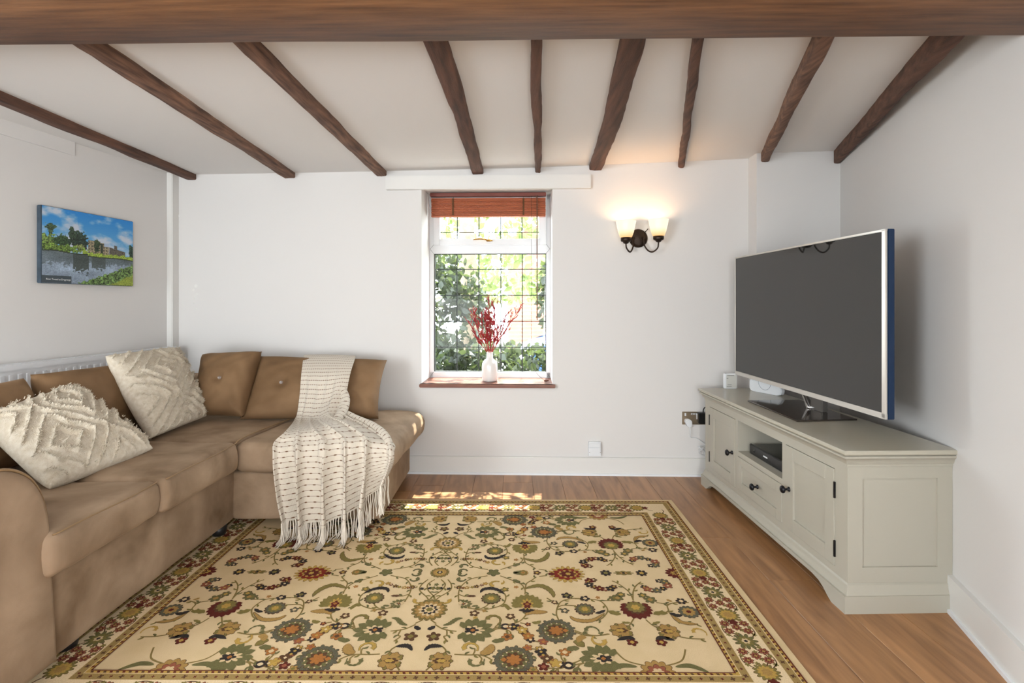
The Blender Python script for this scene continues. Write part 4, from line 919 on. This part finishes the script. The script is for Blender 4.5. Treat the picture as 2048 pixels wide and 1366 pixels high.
# tufted pillows
def tufted(label, corners, th, seed, ou, ov, pa, pb):
    N = 210
    rid = lambda u, v: 0
    def tri(x): x = x % 2.0; return x if x < 1 else 2-x
    def val(u, v):
        d = (tri((u+ou)/pa)+tri((v+ov)/pb))          # nested diamonds
        ph = (d*3.0+.5) % 1.0
        return math.exp(-((ph-.5)/.09)**2)
    def disp(u, v):
        wob = noise.noise(Vector((u*4, v*4, seed)))*.07
        k = val(u+wob, v+wob*.6); e = (1-u**8)*(1-v**8)
        fz = noise.noise(Vector((u*70, v*70, seed)))
        return (k*(.020+.013*fz)+.0022*fz)*(.3+.7*e)
    bm, nr, c = cushion(corners, th, None, N, disp=disp, seed=seed, bow=.012)
    r = thing('tufted_pillow', label, 'pillow', c, 0, 'white tufted pillows')
    for v in bm.verts: v.co -= c
    from_bm('cover', bm, M_TUFT, r, smooth=True)
    # loose tuft threads along the ridges and the seam
    A, B, D, E_ = [Vector(q)-c for q in corners]; tb = bmesh.new(); rr = random.Random(seed)
    cnt = 0
    while cnt < 3000:
        u, v = rr.uniform(-.97, .97), rr.uniform(-.97, .97)
        wob = noise.noise(Vector((u*4, v*4, seed)))*.07
        if val(u+wob, v+wob*.6) < .55 and rr.random() > .02: continue
        uu = u*(1-.012*(1-v*v)*abs(u)); vv = v*(1-.012*(1-u*u)*abs(v)); a, b = (uu+1)/2, (vv+1)/2
        q = A*(1-a)*(1-b)+B*a*(1-b)+D*a*b+E_*(1-a)*b
        h = th/2*(max(0, (1-u**4))*max(0, (1-v**4)))**.42*(1-.25*(u*u+v*v)/2)
        q = q+nr*(h+.012); d = (nr+Vector((rr.uniform(-1, 1), rr.uniform(-1, 1), rr.uniform(-1.2, .5)))*.8).normalized()
        s = Vector((rr.uniform(-1, 1), rr.uniform(-1, 1), rr.uniform(-1, 1))).cross(d).normalized()*.0016
        e = q+d*rr.uniform(.006, .013)
        vv_ = [tb.verts.new(q-s), tb.verts.new(q+s), tb.verts.new(e+s*.6), tb.verts.new(e-s*.6)]; tb.faces.new(vv_); cnt += 1
    t_ = from_bm('tuft_threads', tb, M_TUFT, r); t_['kind'] = 'stuff'
    return r
tufted('white tufted pillow standing upright beside the sofa corner', [(-1.78, 2.56, .50), (-1.775, 3.02, .51), P(352, 697, 3.16), P(211, 712, 2.66)], .15, 3, 0, -.42, .95, .74)
tufted('white tufted pillow lying tilted near the sofa arm', [P(100, 978, 1.90), P(306, 897, 2.36), P(143, 774, 2.36), P(-45, 838, 1.98)], .15, 5, .46, .36, .80, .95)

# ------------------------------------------------------------------ throw blanket
def S(px, py, h): q = W0.onZ(px, py, h); return tuple(q)
T_ = lambda px, py, z: tuple(P(px, py, z))
rows = [
 [T_(611,775,3.42),T_(636,775,3.42),T_(660,775,3.42),T_(684,775,3.42),T_(707,775,3.42)],
 [T_(608,716,3.40),T_(633,715,3.40),T_(658,715,3.40),T_(683,716,3.40),T_(710,717,3.40)],
 [T_(607,715,3.26),T_(632,714,3.26),T_(658,714,3.26),T_(684,715,3.26),T_(710,717,3.26)],
 [T_(603,748,3.12),T_(626,748,3.11),T_(651,748,3.10),T_(676,747,3.10),T_(701,746,3.12)],
 [T_(599,795,3.05),T_(620,796,3.03),T_(642,797,3.02),T_(668,793,3.02),T_(693,788,3.04)],
 [T_(592,836,2.96),T_(608,838,2.93),T_(630,838,2.91),T_(660,834,2.90),T_(689,824,2.94)],
 [S(573,864,.505),S(604,860,.515),S(640,856,.525),S(690,850,.52),S(732,848,.505)],
 [T_(548,886,2.60),T_(604,883,2.60),T_(662,880,2.60),T_(726,874,2.62),T_(786,884,2.66)],
 [T_(545,905,2.575),T_(606,903,2.57),T_(666,900,2.57),T_(730,895,2.585),T_(792,900,2.625)],
 [T_(549,940,2.57),T_(608,942,2.565),T_(668,942,2.565),T_(730,932,2.58),T_(792,918,2.63)],
 [T_(560,995,2.57),T_(613,1002,2.56),T_(670,1003,2.56),T_(727,975,2.58),T_(786,935,2.635)],
 [T_(571,1037,2.57),T_(618,1047,2.555),T_(672,1042,2.55),T_(724,1010,2.575),T_(779,949,2.64)],
]
amp = [0, .001, .001, .003, .005, .009, .014, .014, .020, .034, .046, .052]
NR, NC = 12, 120
R2 = [crom(r, NC//4) for r in rows]
cols_ = [crom([R2[i][k] for i in range(len(rows))], NR) for k in range(NC+1)]
ampc = crom([(a,) for a in amp], NR)
nv = len(cols_[0]); vs = []; uvs = []
Lc = 0; lens = [0.0]
for j in range(1, nv): Lc += np.linalg.norm(cols_[40][j]-cols_[40][j-1]); lens.append(Lc)
for j in range(nv):
    for k in range(NC+1):
        q = cols_[k][j].copy(); u = k/NC; am = ampc[j][0]
        ph = u*math.pi*2*5.5+.5*math.sin(u*9)+.35*math.sin(j*.05)
        f = math.sin(ph+.45*math.sin(ph))*.9+.25*math.sin(ph*1.7+1)
        q[1] -= am*f*1.0+ (am*.3); q[0] += am*.5*math.cos(ph)*math.sin(math.pi*u)**.4
        if 3*NR <= j <= 7*NR: g_ = math.exp(-((u-.86+.06*(j/NR-3))/.10)**2)*math.sin(math.pi*(j/NR-3)/4); q[1] -= .03*g_; q[2] += .022*g_
        q[1] -= .035*max(0, (u-.75)/.25)**1.5*(1 if j > 7*NR else 0)*min(1, (j/NR-7)/1.2)
        if 5*NR <= j <= 8*NR: q[2] += am*.9*max(0, f)
        vs.append(q); uvs.append((u*1.15, lens[j]))
fs = [(j*(NC+1)+k, j*(NC+1)+k+1, (j+1)*(NC+1)+k+1, (j+1)*(NC+1)+k) for j in range(nv-1) for k in range(NC)]
m = bpy.data.materials.new('woven_dash_stripe'); m.use_nodes = True; n, l, p = nodes_of(m)
uvn = n.new('ShaderNodeUVMap'); uvn.uv_map = 'UVMap'; sp = n.new('ShaderNodeSeparateXYZ'); l.new(uvn.outputs[0], sp.inputs[0])
def mth(op, a, b=None, c=None):
    x = n.new('ShaderNodeMath'); x.operation = op
    for i_, v in enumerate((a, b, c)):
        if v is None: continue
        if isinstance(v, (int, float)): x.inputs[i_].default_value = v
        else: l.new(v, x.inputs[i_])
    return x.outputs[0]
vv = mth('MULTIPLY', sp.outputs[1], 1/.0285); row = mth('FLOOR', vv); fr_ = mth('ABSOLUTE', mth('SUBTRACT', mth('FRACT', vv), .5))
uu = mth('MULTIPLY_ADD', sp.outputs[0], 1/.046, mth('MULTIPLY', row, .37)); fu = mth('ABSOLUTE', mth('SUBTRACT', mth('FRACT', uu), .5))
thin = mth('LESS_THAN', fr_, .040); knot = mth('MULTIPLY', mth('LESS_THAN', fr_, .10), mth('LESS_THAN', fu, .11)); wide = mth('MULTIPLY', mth('LESS_THAN', fr_, .062), mth('LESS_THAN', fu, .17))
msk = mth('MAXIMUM', mth('MULTIPLY', thin, .75), mth('MAXIMUM', knot, wide))
mx = n.new('ShaderNodeMix'); mx.data_type = 'RGBA'; mx.inputs[6].default_value = srgb(206, 196, 181); mx.inputs[7].default_value = srgb(112, 84, 64); l.new(msk, mx.inputs[0]); l.new(mx.outputs[2], p.inputs['Base Color'])
p.inputs['Roughness'].default_value = .95; p.inputs['Sheen Weight'].default_value = .15; p.inputs['Specular IOR Level'].default_value = .1
wv = n.new('ShaderNodeTexWave'); wv.inputs['Scale'].default_value = 60; l.new(uvn.outputs[0], wv.inputs['Vector']); bp = n.new('ShaderNodeBump'); bp.inputs['Strength'].default_value = .25; bp.inputs['Distance'].default_value = .002; l.new(wv.outputs['Fac'], bp.inputs['Height']); l.new(bp.outputs[0], p.inputs['Normal'])
TB = thing('throw_blanket', 'cream throw with brown dashed stripes and fringe draped over the sofa front', 'blanket', (-.9, 2.7, 0))
me = bpy.data.meshes.new('woven_cloth'); me.from_pydata([tuple(Vector(v)-Vector((-.9, 2.7, 0))) for v in vs], [], fs); ul = me.uv_layers.new(name='UVMap')
for lp in me.loops: ul.data[lp.index].uv = uvs[lp.vertex_index]
cl = link('woven_cloth', me, m, TB, True); sm = cl.modifiers.new('thick', 'SOLIDIFY'); sm.thickness = .005; sm.offset = 1
def fold(pts, rad):
    c = crom([tuple(p)+(r_,) for p, r_ in zip(pts, rad)], 6); n_ = 12; bm = bmesh.new(); uvl = bm.loops.layers.uv.new('UVMap'); rings = []; up = Vector((0, -1, .3)); acc = 0; vv = []
    for i, q in enumerate(c):
        p_ = Vector(q[:3]); t = Vector(c[min(i+1, len(c)-1)][:3])-Vector(c[max(i-1, 0)][:3]); t.normalize(); a = (up-t*up.dot(t)).normalized(); b = t.cross(a)
        if i: acc += (p_-Vector(c[i-1][:3])).length
        vv.append(acc); rings.append([bm.verts.new(p_-Vector((-.9, 2.7, 0))+(a*.75*math.cos(2*math.pi*k/n_)+b*math.sin(2*math.pi*k/n_))*q[3]) for k in range(n_)])
    for i in range(len(rings)-1):
        for k in range(n_):
            f_ = bm.faces.new((rings[i][k], rings[i][(k+1) % n_], rings[i+1][(k+1) % n_], rings[i+1][k]))
            for lp, (aa, bb) in zip(f_.loops, ((k, i), (k+1, i), (k+1, i+1), (k, i+1))): lp[uvl].uv = (aa/n_*.14, vv[bb]+.01)
    bm.faces.new(rings[0]); bm.faces.new(rings[-1][::-1])
    from_bm('gathered_fold', bm, m, TB, smooth=True)
fold([P(676,752,3.10), P(684,775,3.06), P(691,798,3.00), P(686,820,2.94), P(672,842,2.84), P(655,864,2.72), P(646,892,2.575), P(645,930,2.56), P(650,985,2.575)], [.006, .018, .026, .028, .028, .028, .024, .020, .004])
fold([P(688,822,2.96), P(712,838,2.90), P(745,852,2.80), P(770,872,2.68), P(780,900,2.615), P(781,935,2.64)], [.012, .022, .022, .022, .020, .004])
fb = bmesh.new(); fr2 = random.Random(3); last = (nv-1)*(NC+1)
for k in range(0, NC+1):
    for rep in range(2):
        b_ = Vector(vs[last+k])-Vector((-.9, 2.7, 0)); b_.x += fr2.uniform(-.002, .002)
        ln = fr2.uniform(.11, .15); pts = [b_+Vector((0, 0, .004))]; sway = fr2.uniform(-.012, .012); clump = math.sin(k*math.pi*2/5)*.006
        for s in range(1, 8):
            t = s/7; z = b_.z-ln*t; y = b_.y-.004*t; over = max(0, .016-z)
            if z < .016: y -= over*1.0; z = .014+fr2.uniform(0, .005)
            pts.append(Vector((b_.x+sway*t-clump*t*.9+math.sin(t*7+k)*.0025, y+fr2.uniform(-.002, .002), z)))
        tube(fb, pts, .0024, 4, False)
o = from_bm('fringe', fb, M_FRINGE, TB, smooth=True); o['kind'] = 'stuff'

# ------------------------------------------------------------------ television cabinet
ca_ = math.radians(-90)+.0228
CF = Fr((1.2505-1.372*math.cos(ca_)-.02*math.sin(-ca_)*-1, 1.953-1.372*math.sin(ca_), 0), ca_)
# place so that local (1.372, -.02) lands on the measured near corner
pt0 = CF.m @ Vector((1.372, -.02, 0)); CF = Fr((CF.o.x+1.2505-pt0.x, CF.o.y+1.953-pt0.y, 0), ca_)
TC = thing('tv_cabinet', 'sage grey painted television cabinet with two doors, drawer and open shelf', 'cabinet', CF.o, ca_)
LB, DB = 1.35, .405
bm = bmesh.new(); F0 = 0
zt_, zb_ = .549, .108
# carcass as panels around the door, drawer and niche openings
d1 = (.067, .418); nc = (.449, .901); d2 = (.934, 1.283); dz = (.135, .518); nz_ = (.348, .518); dr = (.140, .322)
box(bm, 0, LB, .02, .04, zb_, zb_+.02); 
for (a, b, c, d) in ((0, d1[0], zb_, zt_), (d1[1], nc[0], zb_, zt_), (nc[1], d2[0], zb_, zt_), (d2[1], LB, zb_, zt_), (d1[0], d1[1], zb_, dz[0]), (d1[0], d1[1], dz[1], zt_), (d2[0], d2[1], zb_, dz[0]), (d2[0], d2[1], dz[1], zt_), (nc[0], nc[1], zb_, dr[0]), (nc[0], nc[1], dr[1], nz_[0]), (nc[0], nc[1], nz_[1], zt_)):
    box(bm, a, b, 0, .022, c, d)
box(bm, 0, LB, DB-.015, DB, zb_, zt_)
for x in (nc[0]-.02, nc[1]): box(bm, x, x+.02, .022, DB-.015, zb_, zt_)
box(bm, nc[0], nc[1], .022, DB-.015, nz_[0]-.018, nz_[0]); box(bm, nc[0], nc[1], .022, DB-.015, nz_[1], nz_[1]+.018)
from_bm('carcass', bm, M_CAB, TC)
for x0, x1 in ((0, .02), (LB-.02, LB)):
    s = 1 if x0 else -1; xo = x1 if x0 else x0
    bm = bmesh.new(); box(bm, x0, x1, .022, DB-.015, zb_, zt_)
    fw = .058
    for (a, b, c, d) in ((0, fw, zb_, zt_), (DB-fw, DB, zb_, zt_), (fw, DB-fw, zt_-fw*.8, zt_), (fw, DB-fw, zb_, zb_+fw)):
        box(bm, min(xo, xo+s*.007), max(xo, xo+s*.007), a, b, c, d)
    from_bm('side_panel', bm, M_CAB, TC)
# cornice: stepped and coved moulding swept round three sides
def mould(name, prof, mt):
    # prof: (outset, z)
    bm = bmesh.new(); rings = []
    for (o_, z) in prof:
        rings.append([bm.verts.new(c) for c in ((-.007-o_, DB, z), (-.007-o_, -o_, z), (LB+.007+o_, -o_, z), (LB+.007+o_, DB, z))])
    for i in range(len(rings)-1):
        for k in range(3): bm.faces.new((rings[i][k], rings[i][k+1], rings[i+1][k+1], rings[i+1][k]))
        bm.faces.new((rings[i][3], rings[i][0], rings[i+1][0], rings[i+1][3]))
    bm.faces.new(rings[0][::-1]); bm.faces.new(rings[-1]); return from_bm(name, bm, mt, TC, auto=25)
mould('cornice', [(-.005, .545), (.004, .549), (.004, .558), (.010, .561), (.013, .568), (.018, .578), (.026, .585), (.029, .587), (.029, .594), (.022, .597), (.022, .599)], M_CAB)
mould('top_board', [(.024, .599), (.032, .600), (.034, .604), (.034, .613), (.031, .617), (-.02, .617)], M_CABTOP)
def plinthside(name, x0, x1, y0, y1, poly2, axis):
    bm = bmesh.new(); prism(bm, poly2, axis, *( (y0, y1) if axis == 'Y' else (x0, x1))); return from_bm(name, bm, M_CAB, TC)
def arch(L0, L1, top):
    w_ = L1-L0; ft = .13; pts = [(L0, 0), (L0+ft*.62, 0), (L0+ft*.80, .012), (L0+ft, .030), (L0+ft*1.25, .044), (L0+ft*1.6, .050)]
    pts += [(L1-(x-L0), z) for x, z in pts[::-1]]
    return pts+[(L1, top), (L0, top)]
plinthside('plinth_front', 0, 0, -.022, -.001, arch(-.024, LB+.024, .066), 'Y')
for x0, x1 in ((-.024, -.004), (LB+.004, LB+.024)):
    bx('plinth_side', (x0, x1, -.001, DB+.004, 0, .066), M_CAB, TC)
mould('plinth_moulding', [(.014, .064), (.015, .068), (.013, .074), (.008, .084), (.006, .094), (.004, .101), (-.004, .109)], M_CAB)
def shaker(name, x0, x1, z0, z1, fw, parent=TC):
    g = .002; x0 += g; x1 -= g; z0 += g; z1 -= g
    bm = bmesh.new()
    box(bm, x0, x0+fw, -.003, .018, z0, z1, .001, 1); box(bm, x1-fw, x1, -.003, .018, z0, z1, .001, 1); box(bm, x0+fw, x1-fw, -.003, .018, z0, z0+fw, .001, 1); box(bm, x0+fw, x1-fw, -.003, .018, z1-fw, z1, .001, 1)
    box(bm, x0+fw*.9, x1-fw*.9, .006, .015, z0+fw*.9, z1-fw*.9)
    d = from_bm(name, bm, M_CAB, parent)
    return d
def knob(x, z, par):
    bm = bmesh.new(); lathe(bm, [(.011, 0), (.011, .003), (.005, .006), (.0048, .018), (.010, .022), (.0165, .026), (.0175, .031), (.014, .037), (.006, .040), (.001, .041)], (x, -.003, z), 20, 'Y', capb=False); from_bm('knob', bm, M_IRON, par, smooth=True)
dA = shaker('cabinet_door', *d1, *dz, .058); knob(d1[1]-.032, .322, dA)
dB = shaker('cabinet_door', *d2, *dz, .058); knob(d2[0]+.030, .322, dB)
for dd, x in ((dA, d1[0]-.004), (dB, d2[1]-.001)):
    for z in (.205, .435): bx('hinge', (x, x+.006, -.0065, .0, z-.032, z+.032), M_IRON, dd)
dC = shaker('drawer', *nc, *dr, .045); knob((nc[0]+nc[1])/2-.0, .230, dC)

# set-top box
SB = thing('set_top_box', 'black set-top box on the open shelf of the television cabinet', 'media player', CF.m @ Vector((.49, .045, nz_[0])), ca_)
bx('case', (0, .375, .012, .24, .006, .050), M_BLACKG, SB, bev=.003)
bx('front_panel', (0, .375, 0, .013, .004, .054), M_BLACKP, SB, bev=.003)
bx('chrome_strip', (.002, .373, -.002, .004, .0015, .0045), M_CHROME, SB)
bx('badge', (.150, .190, -.0012, .001, .026, .033), M_WHITEP, SB)
bx('maker_mark', (.335, .362, -.0012, .001, .018, .024), mat('dim_print', (120, 120, 118), .5), SB)
bm = bmesh.new(); lathe(bm, [(.008, 0), (.008, .002), (.001, .0025)], (.055, 0, .028), 18, 'Y', capb=False); from_bm('power_button', bm, M_BLACKG, SB)
for x in (.04, .33):
    for y in (.03, .2): bx('foot', (x-.01, x+.01, y-.01, y+.01, 0, .006), M_BLACKP, SB)

# television
def WP(*p): return Vector(p)
tn = Vector((1.471, 2.045)); tf = Vector((1.437, 3.346)); ta = math.atan2(tn.y-tf.y, tn.x-tf.x); TL = (tn-tf).length
TV = thing('television', 'large flat television with dark screen and silver rim on the cabinet', 'television', (tf.x, tf.y, .617), ta)
zb0, zt0_ = .096, .842; 
bm = bmesh.new(); box(bm, 0, TL, .004, .030, zb0, zt0_, .003); box(bm, .1, TL-.1, .028, .055, zb0+.05, zb0+.45, .01); from_bm('rear_housing', bm, M_BLACKP, TV, auto=40)
bx('screen', (.008, TL-.020, -.0015, .004, zb0+.020, zt0_-.009), M_SCREEN, TV)
bx('bottom_bezel', (0, TL, -.004, .012, zb0-.004, zb0+.019), M_SILVER, TV, bev=.002)
bx('top_bezel', (0, TL, -.004, .012, zt0_-.008, zt0_+.001), M_SILVER, TV, bev=.002)
bx('side_bezel', (0, .007, -.004, .012, zb0, zt0_), M_SILVER, TV, bev=.002)
bx('side_bezel', (TL-.020, TL+.001, -.004, .006, zb0, zt0_), M_SILVER, TV, bev=.002)
bx('edge_strip', (TL-.012, TL+.002, .006, .034, zb0-.004, zt0_+.001), M_BLUEG, TV, bev=.002)
# stand: polished plate, neck and chrome bracket
TI = (Matrix.Translation((tf.x, tf.y, .617)) @ Matrix.Rotation(ta, 4, 'Z')).inverted()
def tl(px, py, h=.620): q = TI @ W0.onZ(px, py, h); return (q.x, q.y)
bm = bmesh.new(); prism(bm, [tl(1495, 802), tl(1594, 842.6), tl(1715, 840), tl(1600, 801)], 'Z', .0004, .0075); bmesh.ops.bevel(bm, geom=list(bm.edges), offset=.002, segments=1, affect='EDGES')
from_bm('stand_plate', bm, mat('dark_mirror_plate', (92, 84, 78), .08, .85), TV, auto=40)
nx_, ny_ = tl(1637, 822)
bm = bmesh.new(); prism(bm, [(nx_-.045, .007), (nx_+.055, .007), (nx_+.055, .13), (nx_-.045, .13)], 'Y', ny_-.016, ny_+.014); bmesh.ops.bevel(bm, geom=list(bm.edges), offset=.004, segments=2, affect='EDGES')
from_bm('stand_neck', bm, mat('satin_grey_neck', (120, 116, 112), .3, .8), TV, auto=40)
bm = bmesh.new(); prism(bm, [(nx_-.055, .007), (nx_-.040, .007), (nx_-.040, .018), (nx_-.12, .125), (nx_-.135, .125)], 'Y', ny_-.03, ny_+.03); bmesh.ops.bevel(bm, geom=list(bm.edges), offset=.002, segments=1, affect='EDGES')
from_bm('chrome_bracket', bm, M_CHROME, TV, auto=40)

# router and small card-faced box on the cabinet top
ra0 = W0.onZ(1494, 776, .6175); rb0 = W0.onZ(1552, 788, .6175)
r0 = Vector((1.49, 3.27)); r1 = Vector((1.585, 3.06)); rang = math.atan2(r1.y-r0.y, r1.x-r0.x); RLn = (r1-r0).length
RT = thing('router', 'white rounded router lying behind the television on the cabinet', 'router', (r0.x, r0.y, .6175), rang)
bm = bmesh.new(); h_ = .072; prism(bm, [(0, .022), (.004, .010), (.015, .002), (.03, 0), (RLn-.03, 0), (RLn-.012, .003), (RLn-.003, .012), (RLn, .026), (RLn-.004, .045), (RLn-.02, h_-.006), (.01, h_), (.002, h_-.006)], 'Y', 0, .034); bmesh.ops.bevel(bm, geom=[e for e in bm.edges], offset=.004, segments=2, affect='EDGES'); from_bm('router_body', bm, M_WHITEP, RT, auto=50)
bm = bmesh.new(); tube(bm, [(RLn*.5+.045*math.cos(a), -.0005, h_-.002+.050*math.sin(a)) for a in [math.pi+math.pi*k/14 for k in range(15)]], .0009, 5); from_bm('curved_line', bm, mat('grey_line', (90, 100, 112), .5), RT)
q = W0.onZ(1455, 772, .6175)
hx = bw(1442, 760, -.10)
TH = thing('hub_box', 'small white box printed with grey lines at the far end of the cabinet', 'box', (1.365, 3.345, .6175), .02)
bx('case', (0, .082, -.004, .020, 0, .095), M_WHITEP, TH, bev=.003)
lm = mat('grey_print', (120, 120, 118), .8)
bx('paper_label', (.012, .078, -.0048, -.0038, .004, .089), mat('paper_grey', (192, 190, 182), .8), TH)
for (x0, x1, z) in ((.018, .062, .080), (.014, .024, .064), (.020, .046, .022), (.014, .046, .010)): bx('printed_line', (x0, x1, -.0052, -.0047, z, z+.004), lm, TH)

# ------------------------------------------------------------------ outside
gr = bx('paving', (-9, 12, 4.0, 30, -.6, -.35), M_PAVE); struct(gr); gr.name = 'ground'
def leaves(name, n, fn, size, mt, label, cat, seed):
    rg = np.random.RandomState(seed); vs = []; fs = []
    k = 0
    while k < n:
        c = fn(rg)
        if c is None: continue
        a = rg.normal(size=3); a /= np.linalg.norm(a); b = np.cross(a, rg.normal(size=3)); b /= np.linalg.norm(b); s = size*rg.uniform(.6, 1.3)
        c = np.array(c); i = len(vs); vs += [c-a*s, c-b*s*.55, c+a*s*.2-b*s*.5, c+a*s, c+a*s*.2+b*s*.5, c+b*s*.5-a*s*.3]; fs.append((i, i+1, i+2, i+3, i+4, i+5)); k += 1
    o = from_py(name, vs, fs, mt, None, False); o['kind'] = 'stuff'; return tag(o, label, cat)
def clump(cx, cy, cz, rx, ry, rz_, hollow=.55):
    def f(rg):
        v = rg.normal(size=3); v /= np.linalg.norm(v); r = rg.uniform(hollow, 1); p_ = (cx+v[0]*rx*r, cy+v[1]*ry*r, cz+v[2]*rz_*r)
        if noise.noise(Vector(p_)*2.3) < -.12: return None
        return p_
    return f
leaves('ivy_hedge', 5200, clump(-1.15, 6.3, .75, .95, .6, 1.25), .055, M_LEAF_D, 'dark ivy hedge outside the left side of the window', 'hedge', 1)
leaves('laurel_shrub', 4200, clump(1.15, 6.6, 1.25, .85, .6, .95), .06, M_LEAF_D, 'dark leafy shrub outside the upper right of the window', 'shrub', 2)
leaves('low_shrub', 4200, clump(.1, 5.6, .15, 1.7, .5, .62), .05, M_LEAF_D, 'low leafy shrub just outside the bottom of the window', 'shrub', 3)
leaves('pale_foliage', 3000, clump(-.2, 8.4, 2.2, 2.6, .8, 1.1), .08, M_LEAF_L, 'pale sunlit foliage seen through the top of the window', 'tree', 4)
def canopy(rg):
    y = rg.uniform(4.35, 5.1); q = rg.rand(); hg = rg.uniform(1.84, 2.6) if q < .935 else (rg.uniform(.75, 1.5) if q < .983 else rg.uniform(1.5, 1.86))
    return (rg.uniform(-1.3, 1.3), y, hg+1.92*(y-3.84))
leaves('tree_canopy', 4200, canopy, .055, M_LEAF_L, 'tree canopy overhanging the outside of the window', 'tree', 5)
bm = bmesh.new(); tube(bm, crom([(-.62, 7.6, -.4), (-.60, 7.6, 1.0), (-.66, 7.6, 2.2), (-.60, 7.7, 4.2)], 6), [.15]*6+[.13]*6+[.11]*7, 14); tag(from_bm('tree_trunk', bm, M_BARK, smooth=True), 'pale tree trunk outside behind the left half of the window', 'tree trunk')
HO = thing('brick_building', 'pale brick building behind the shrubs outside the window', 'building', (1.2, 13.0, -.35))
bm = bmesh.new(); box(bm, -1.3, 4.5, 0, 4, 0, 3.0); from_bm('brick_wall', bm, M_BRICK, HO)
bm = bmesh.new()
for k in range(30): box(bm, -1.3, 4.5, -.012, 0, .1*k, .1*k+.012)
from_bm('mortar_courses', bm, mat('pale_mortar', (205, 190, 175), .9), HO)['kind'] = 'stuff'
for x in (.9, 2.3):
    f = bx('window_frame', (x, x+.8, -.05, .0, 1.0, 2.2), M_UPVC, HO); bx('pane', (x+.06, x+.74, -.06, -.05, 1.06, 2.14), mat('dark_far_glass', (70, 84, 92), .1), f)
bm = bmesh.new(); prism(bm, [(-1.5, 3.0), (4.7, 3.0), (1.6, 4.4)], 'Y', -.2, 4.2); from_bm('roof', bm, mat('clay_roof', (150, 92, 70), .9), HO)
CR = thing('parked_car', 'blue car parked outside, glimpsed through the right side of the window', 'car', (1.55, 9.4, -.35), math.radians(8))
bm = bmesh.new(); prism(bm, [(-1.2, .22), (-1.22, .62), (-.95, .78), (-.55, .84), (-.15, 1.22), (.9, 1.26), (1.5, .92), (1.95, .86), (2.0, .3), (1.7, .2)], 'Y', 0, 1.55); bmesh.ops.bevel(bm, geom=list(bm.edges), offset=.06, segments=3, affect='EDGES'); from_bm('car_body', bm, M_CAR, CR, auto=50)
bm = bmesh.new(); prism(bm, [(-.42, .86), (-.1, 1.17), (.85, 1.20), (1.3, .92)], 'Y', -.012, .02); from_bm('side_window', bm, M_BLACKG, CR)
for x in (-.7, 1.35):
    bm = bmesh.new(); lathe(bm, [(.05, -.02), (.30, -.02), (.32, 0), (.32, .2), (.2, .22)], (x, .17, .32), 24, 'Y'); wh = from_bm('wheel', bm, M_TYRE, CR, auto=40)
    bm = bmesh.new(); lathe(bm, [(.19, 0), (.17, .02), (.02, .03)], (x, -.05, .32), 20, 'Y'); from_bm('hubcap', bm, M_SILVER, wh)
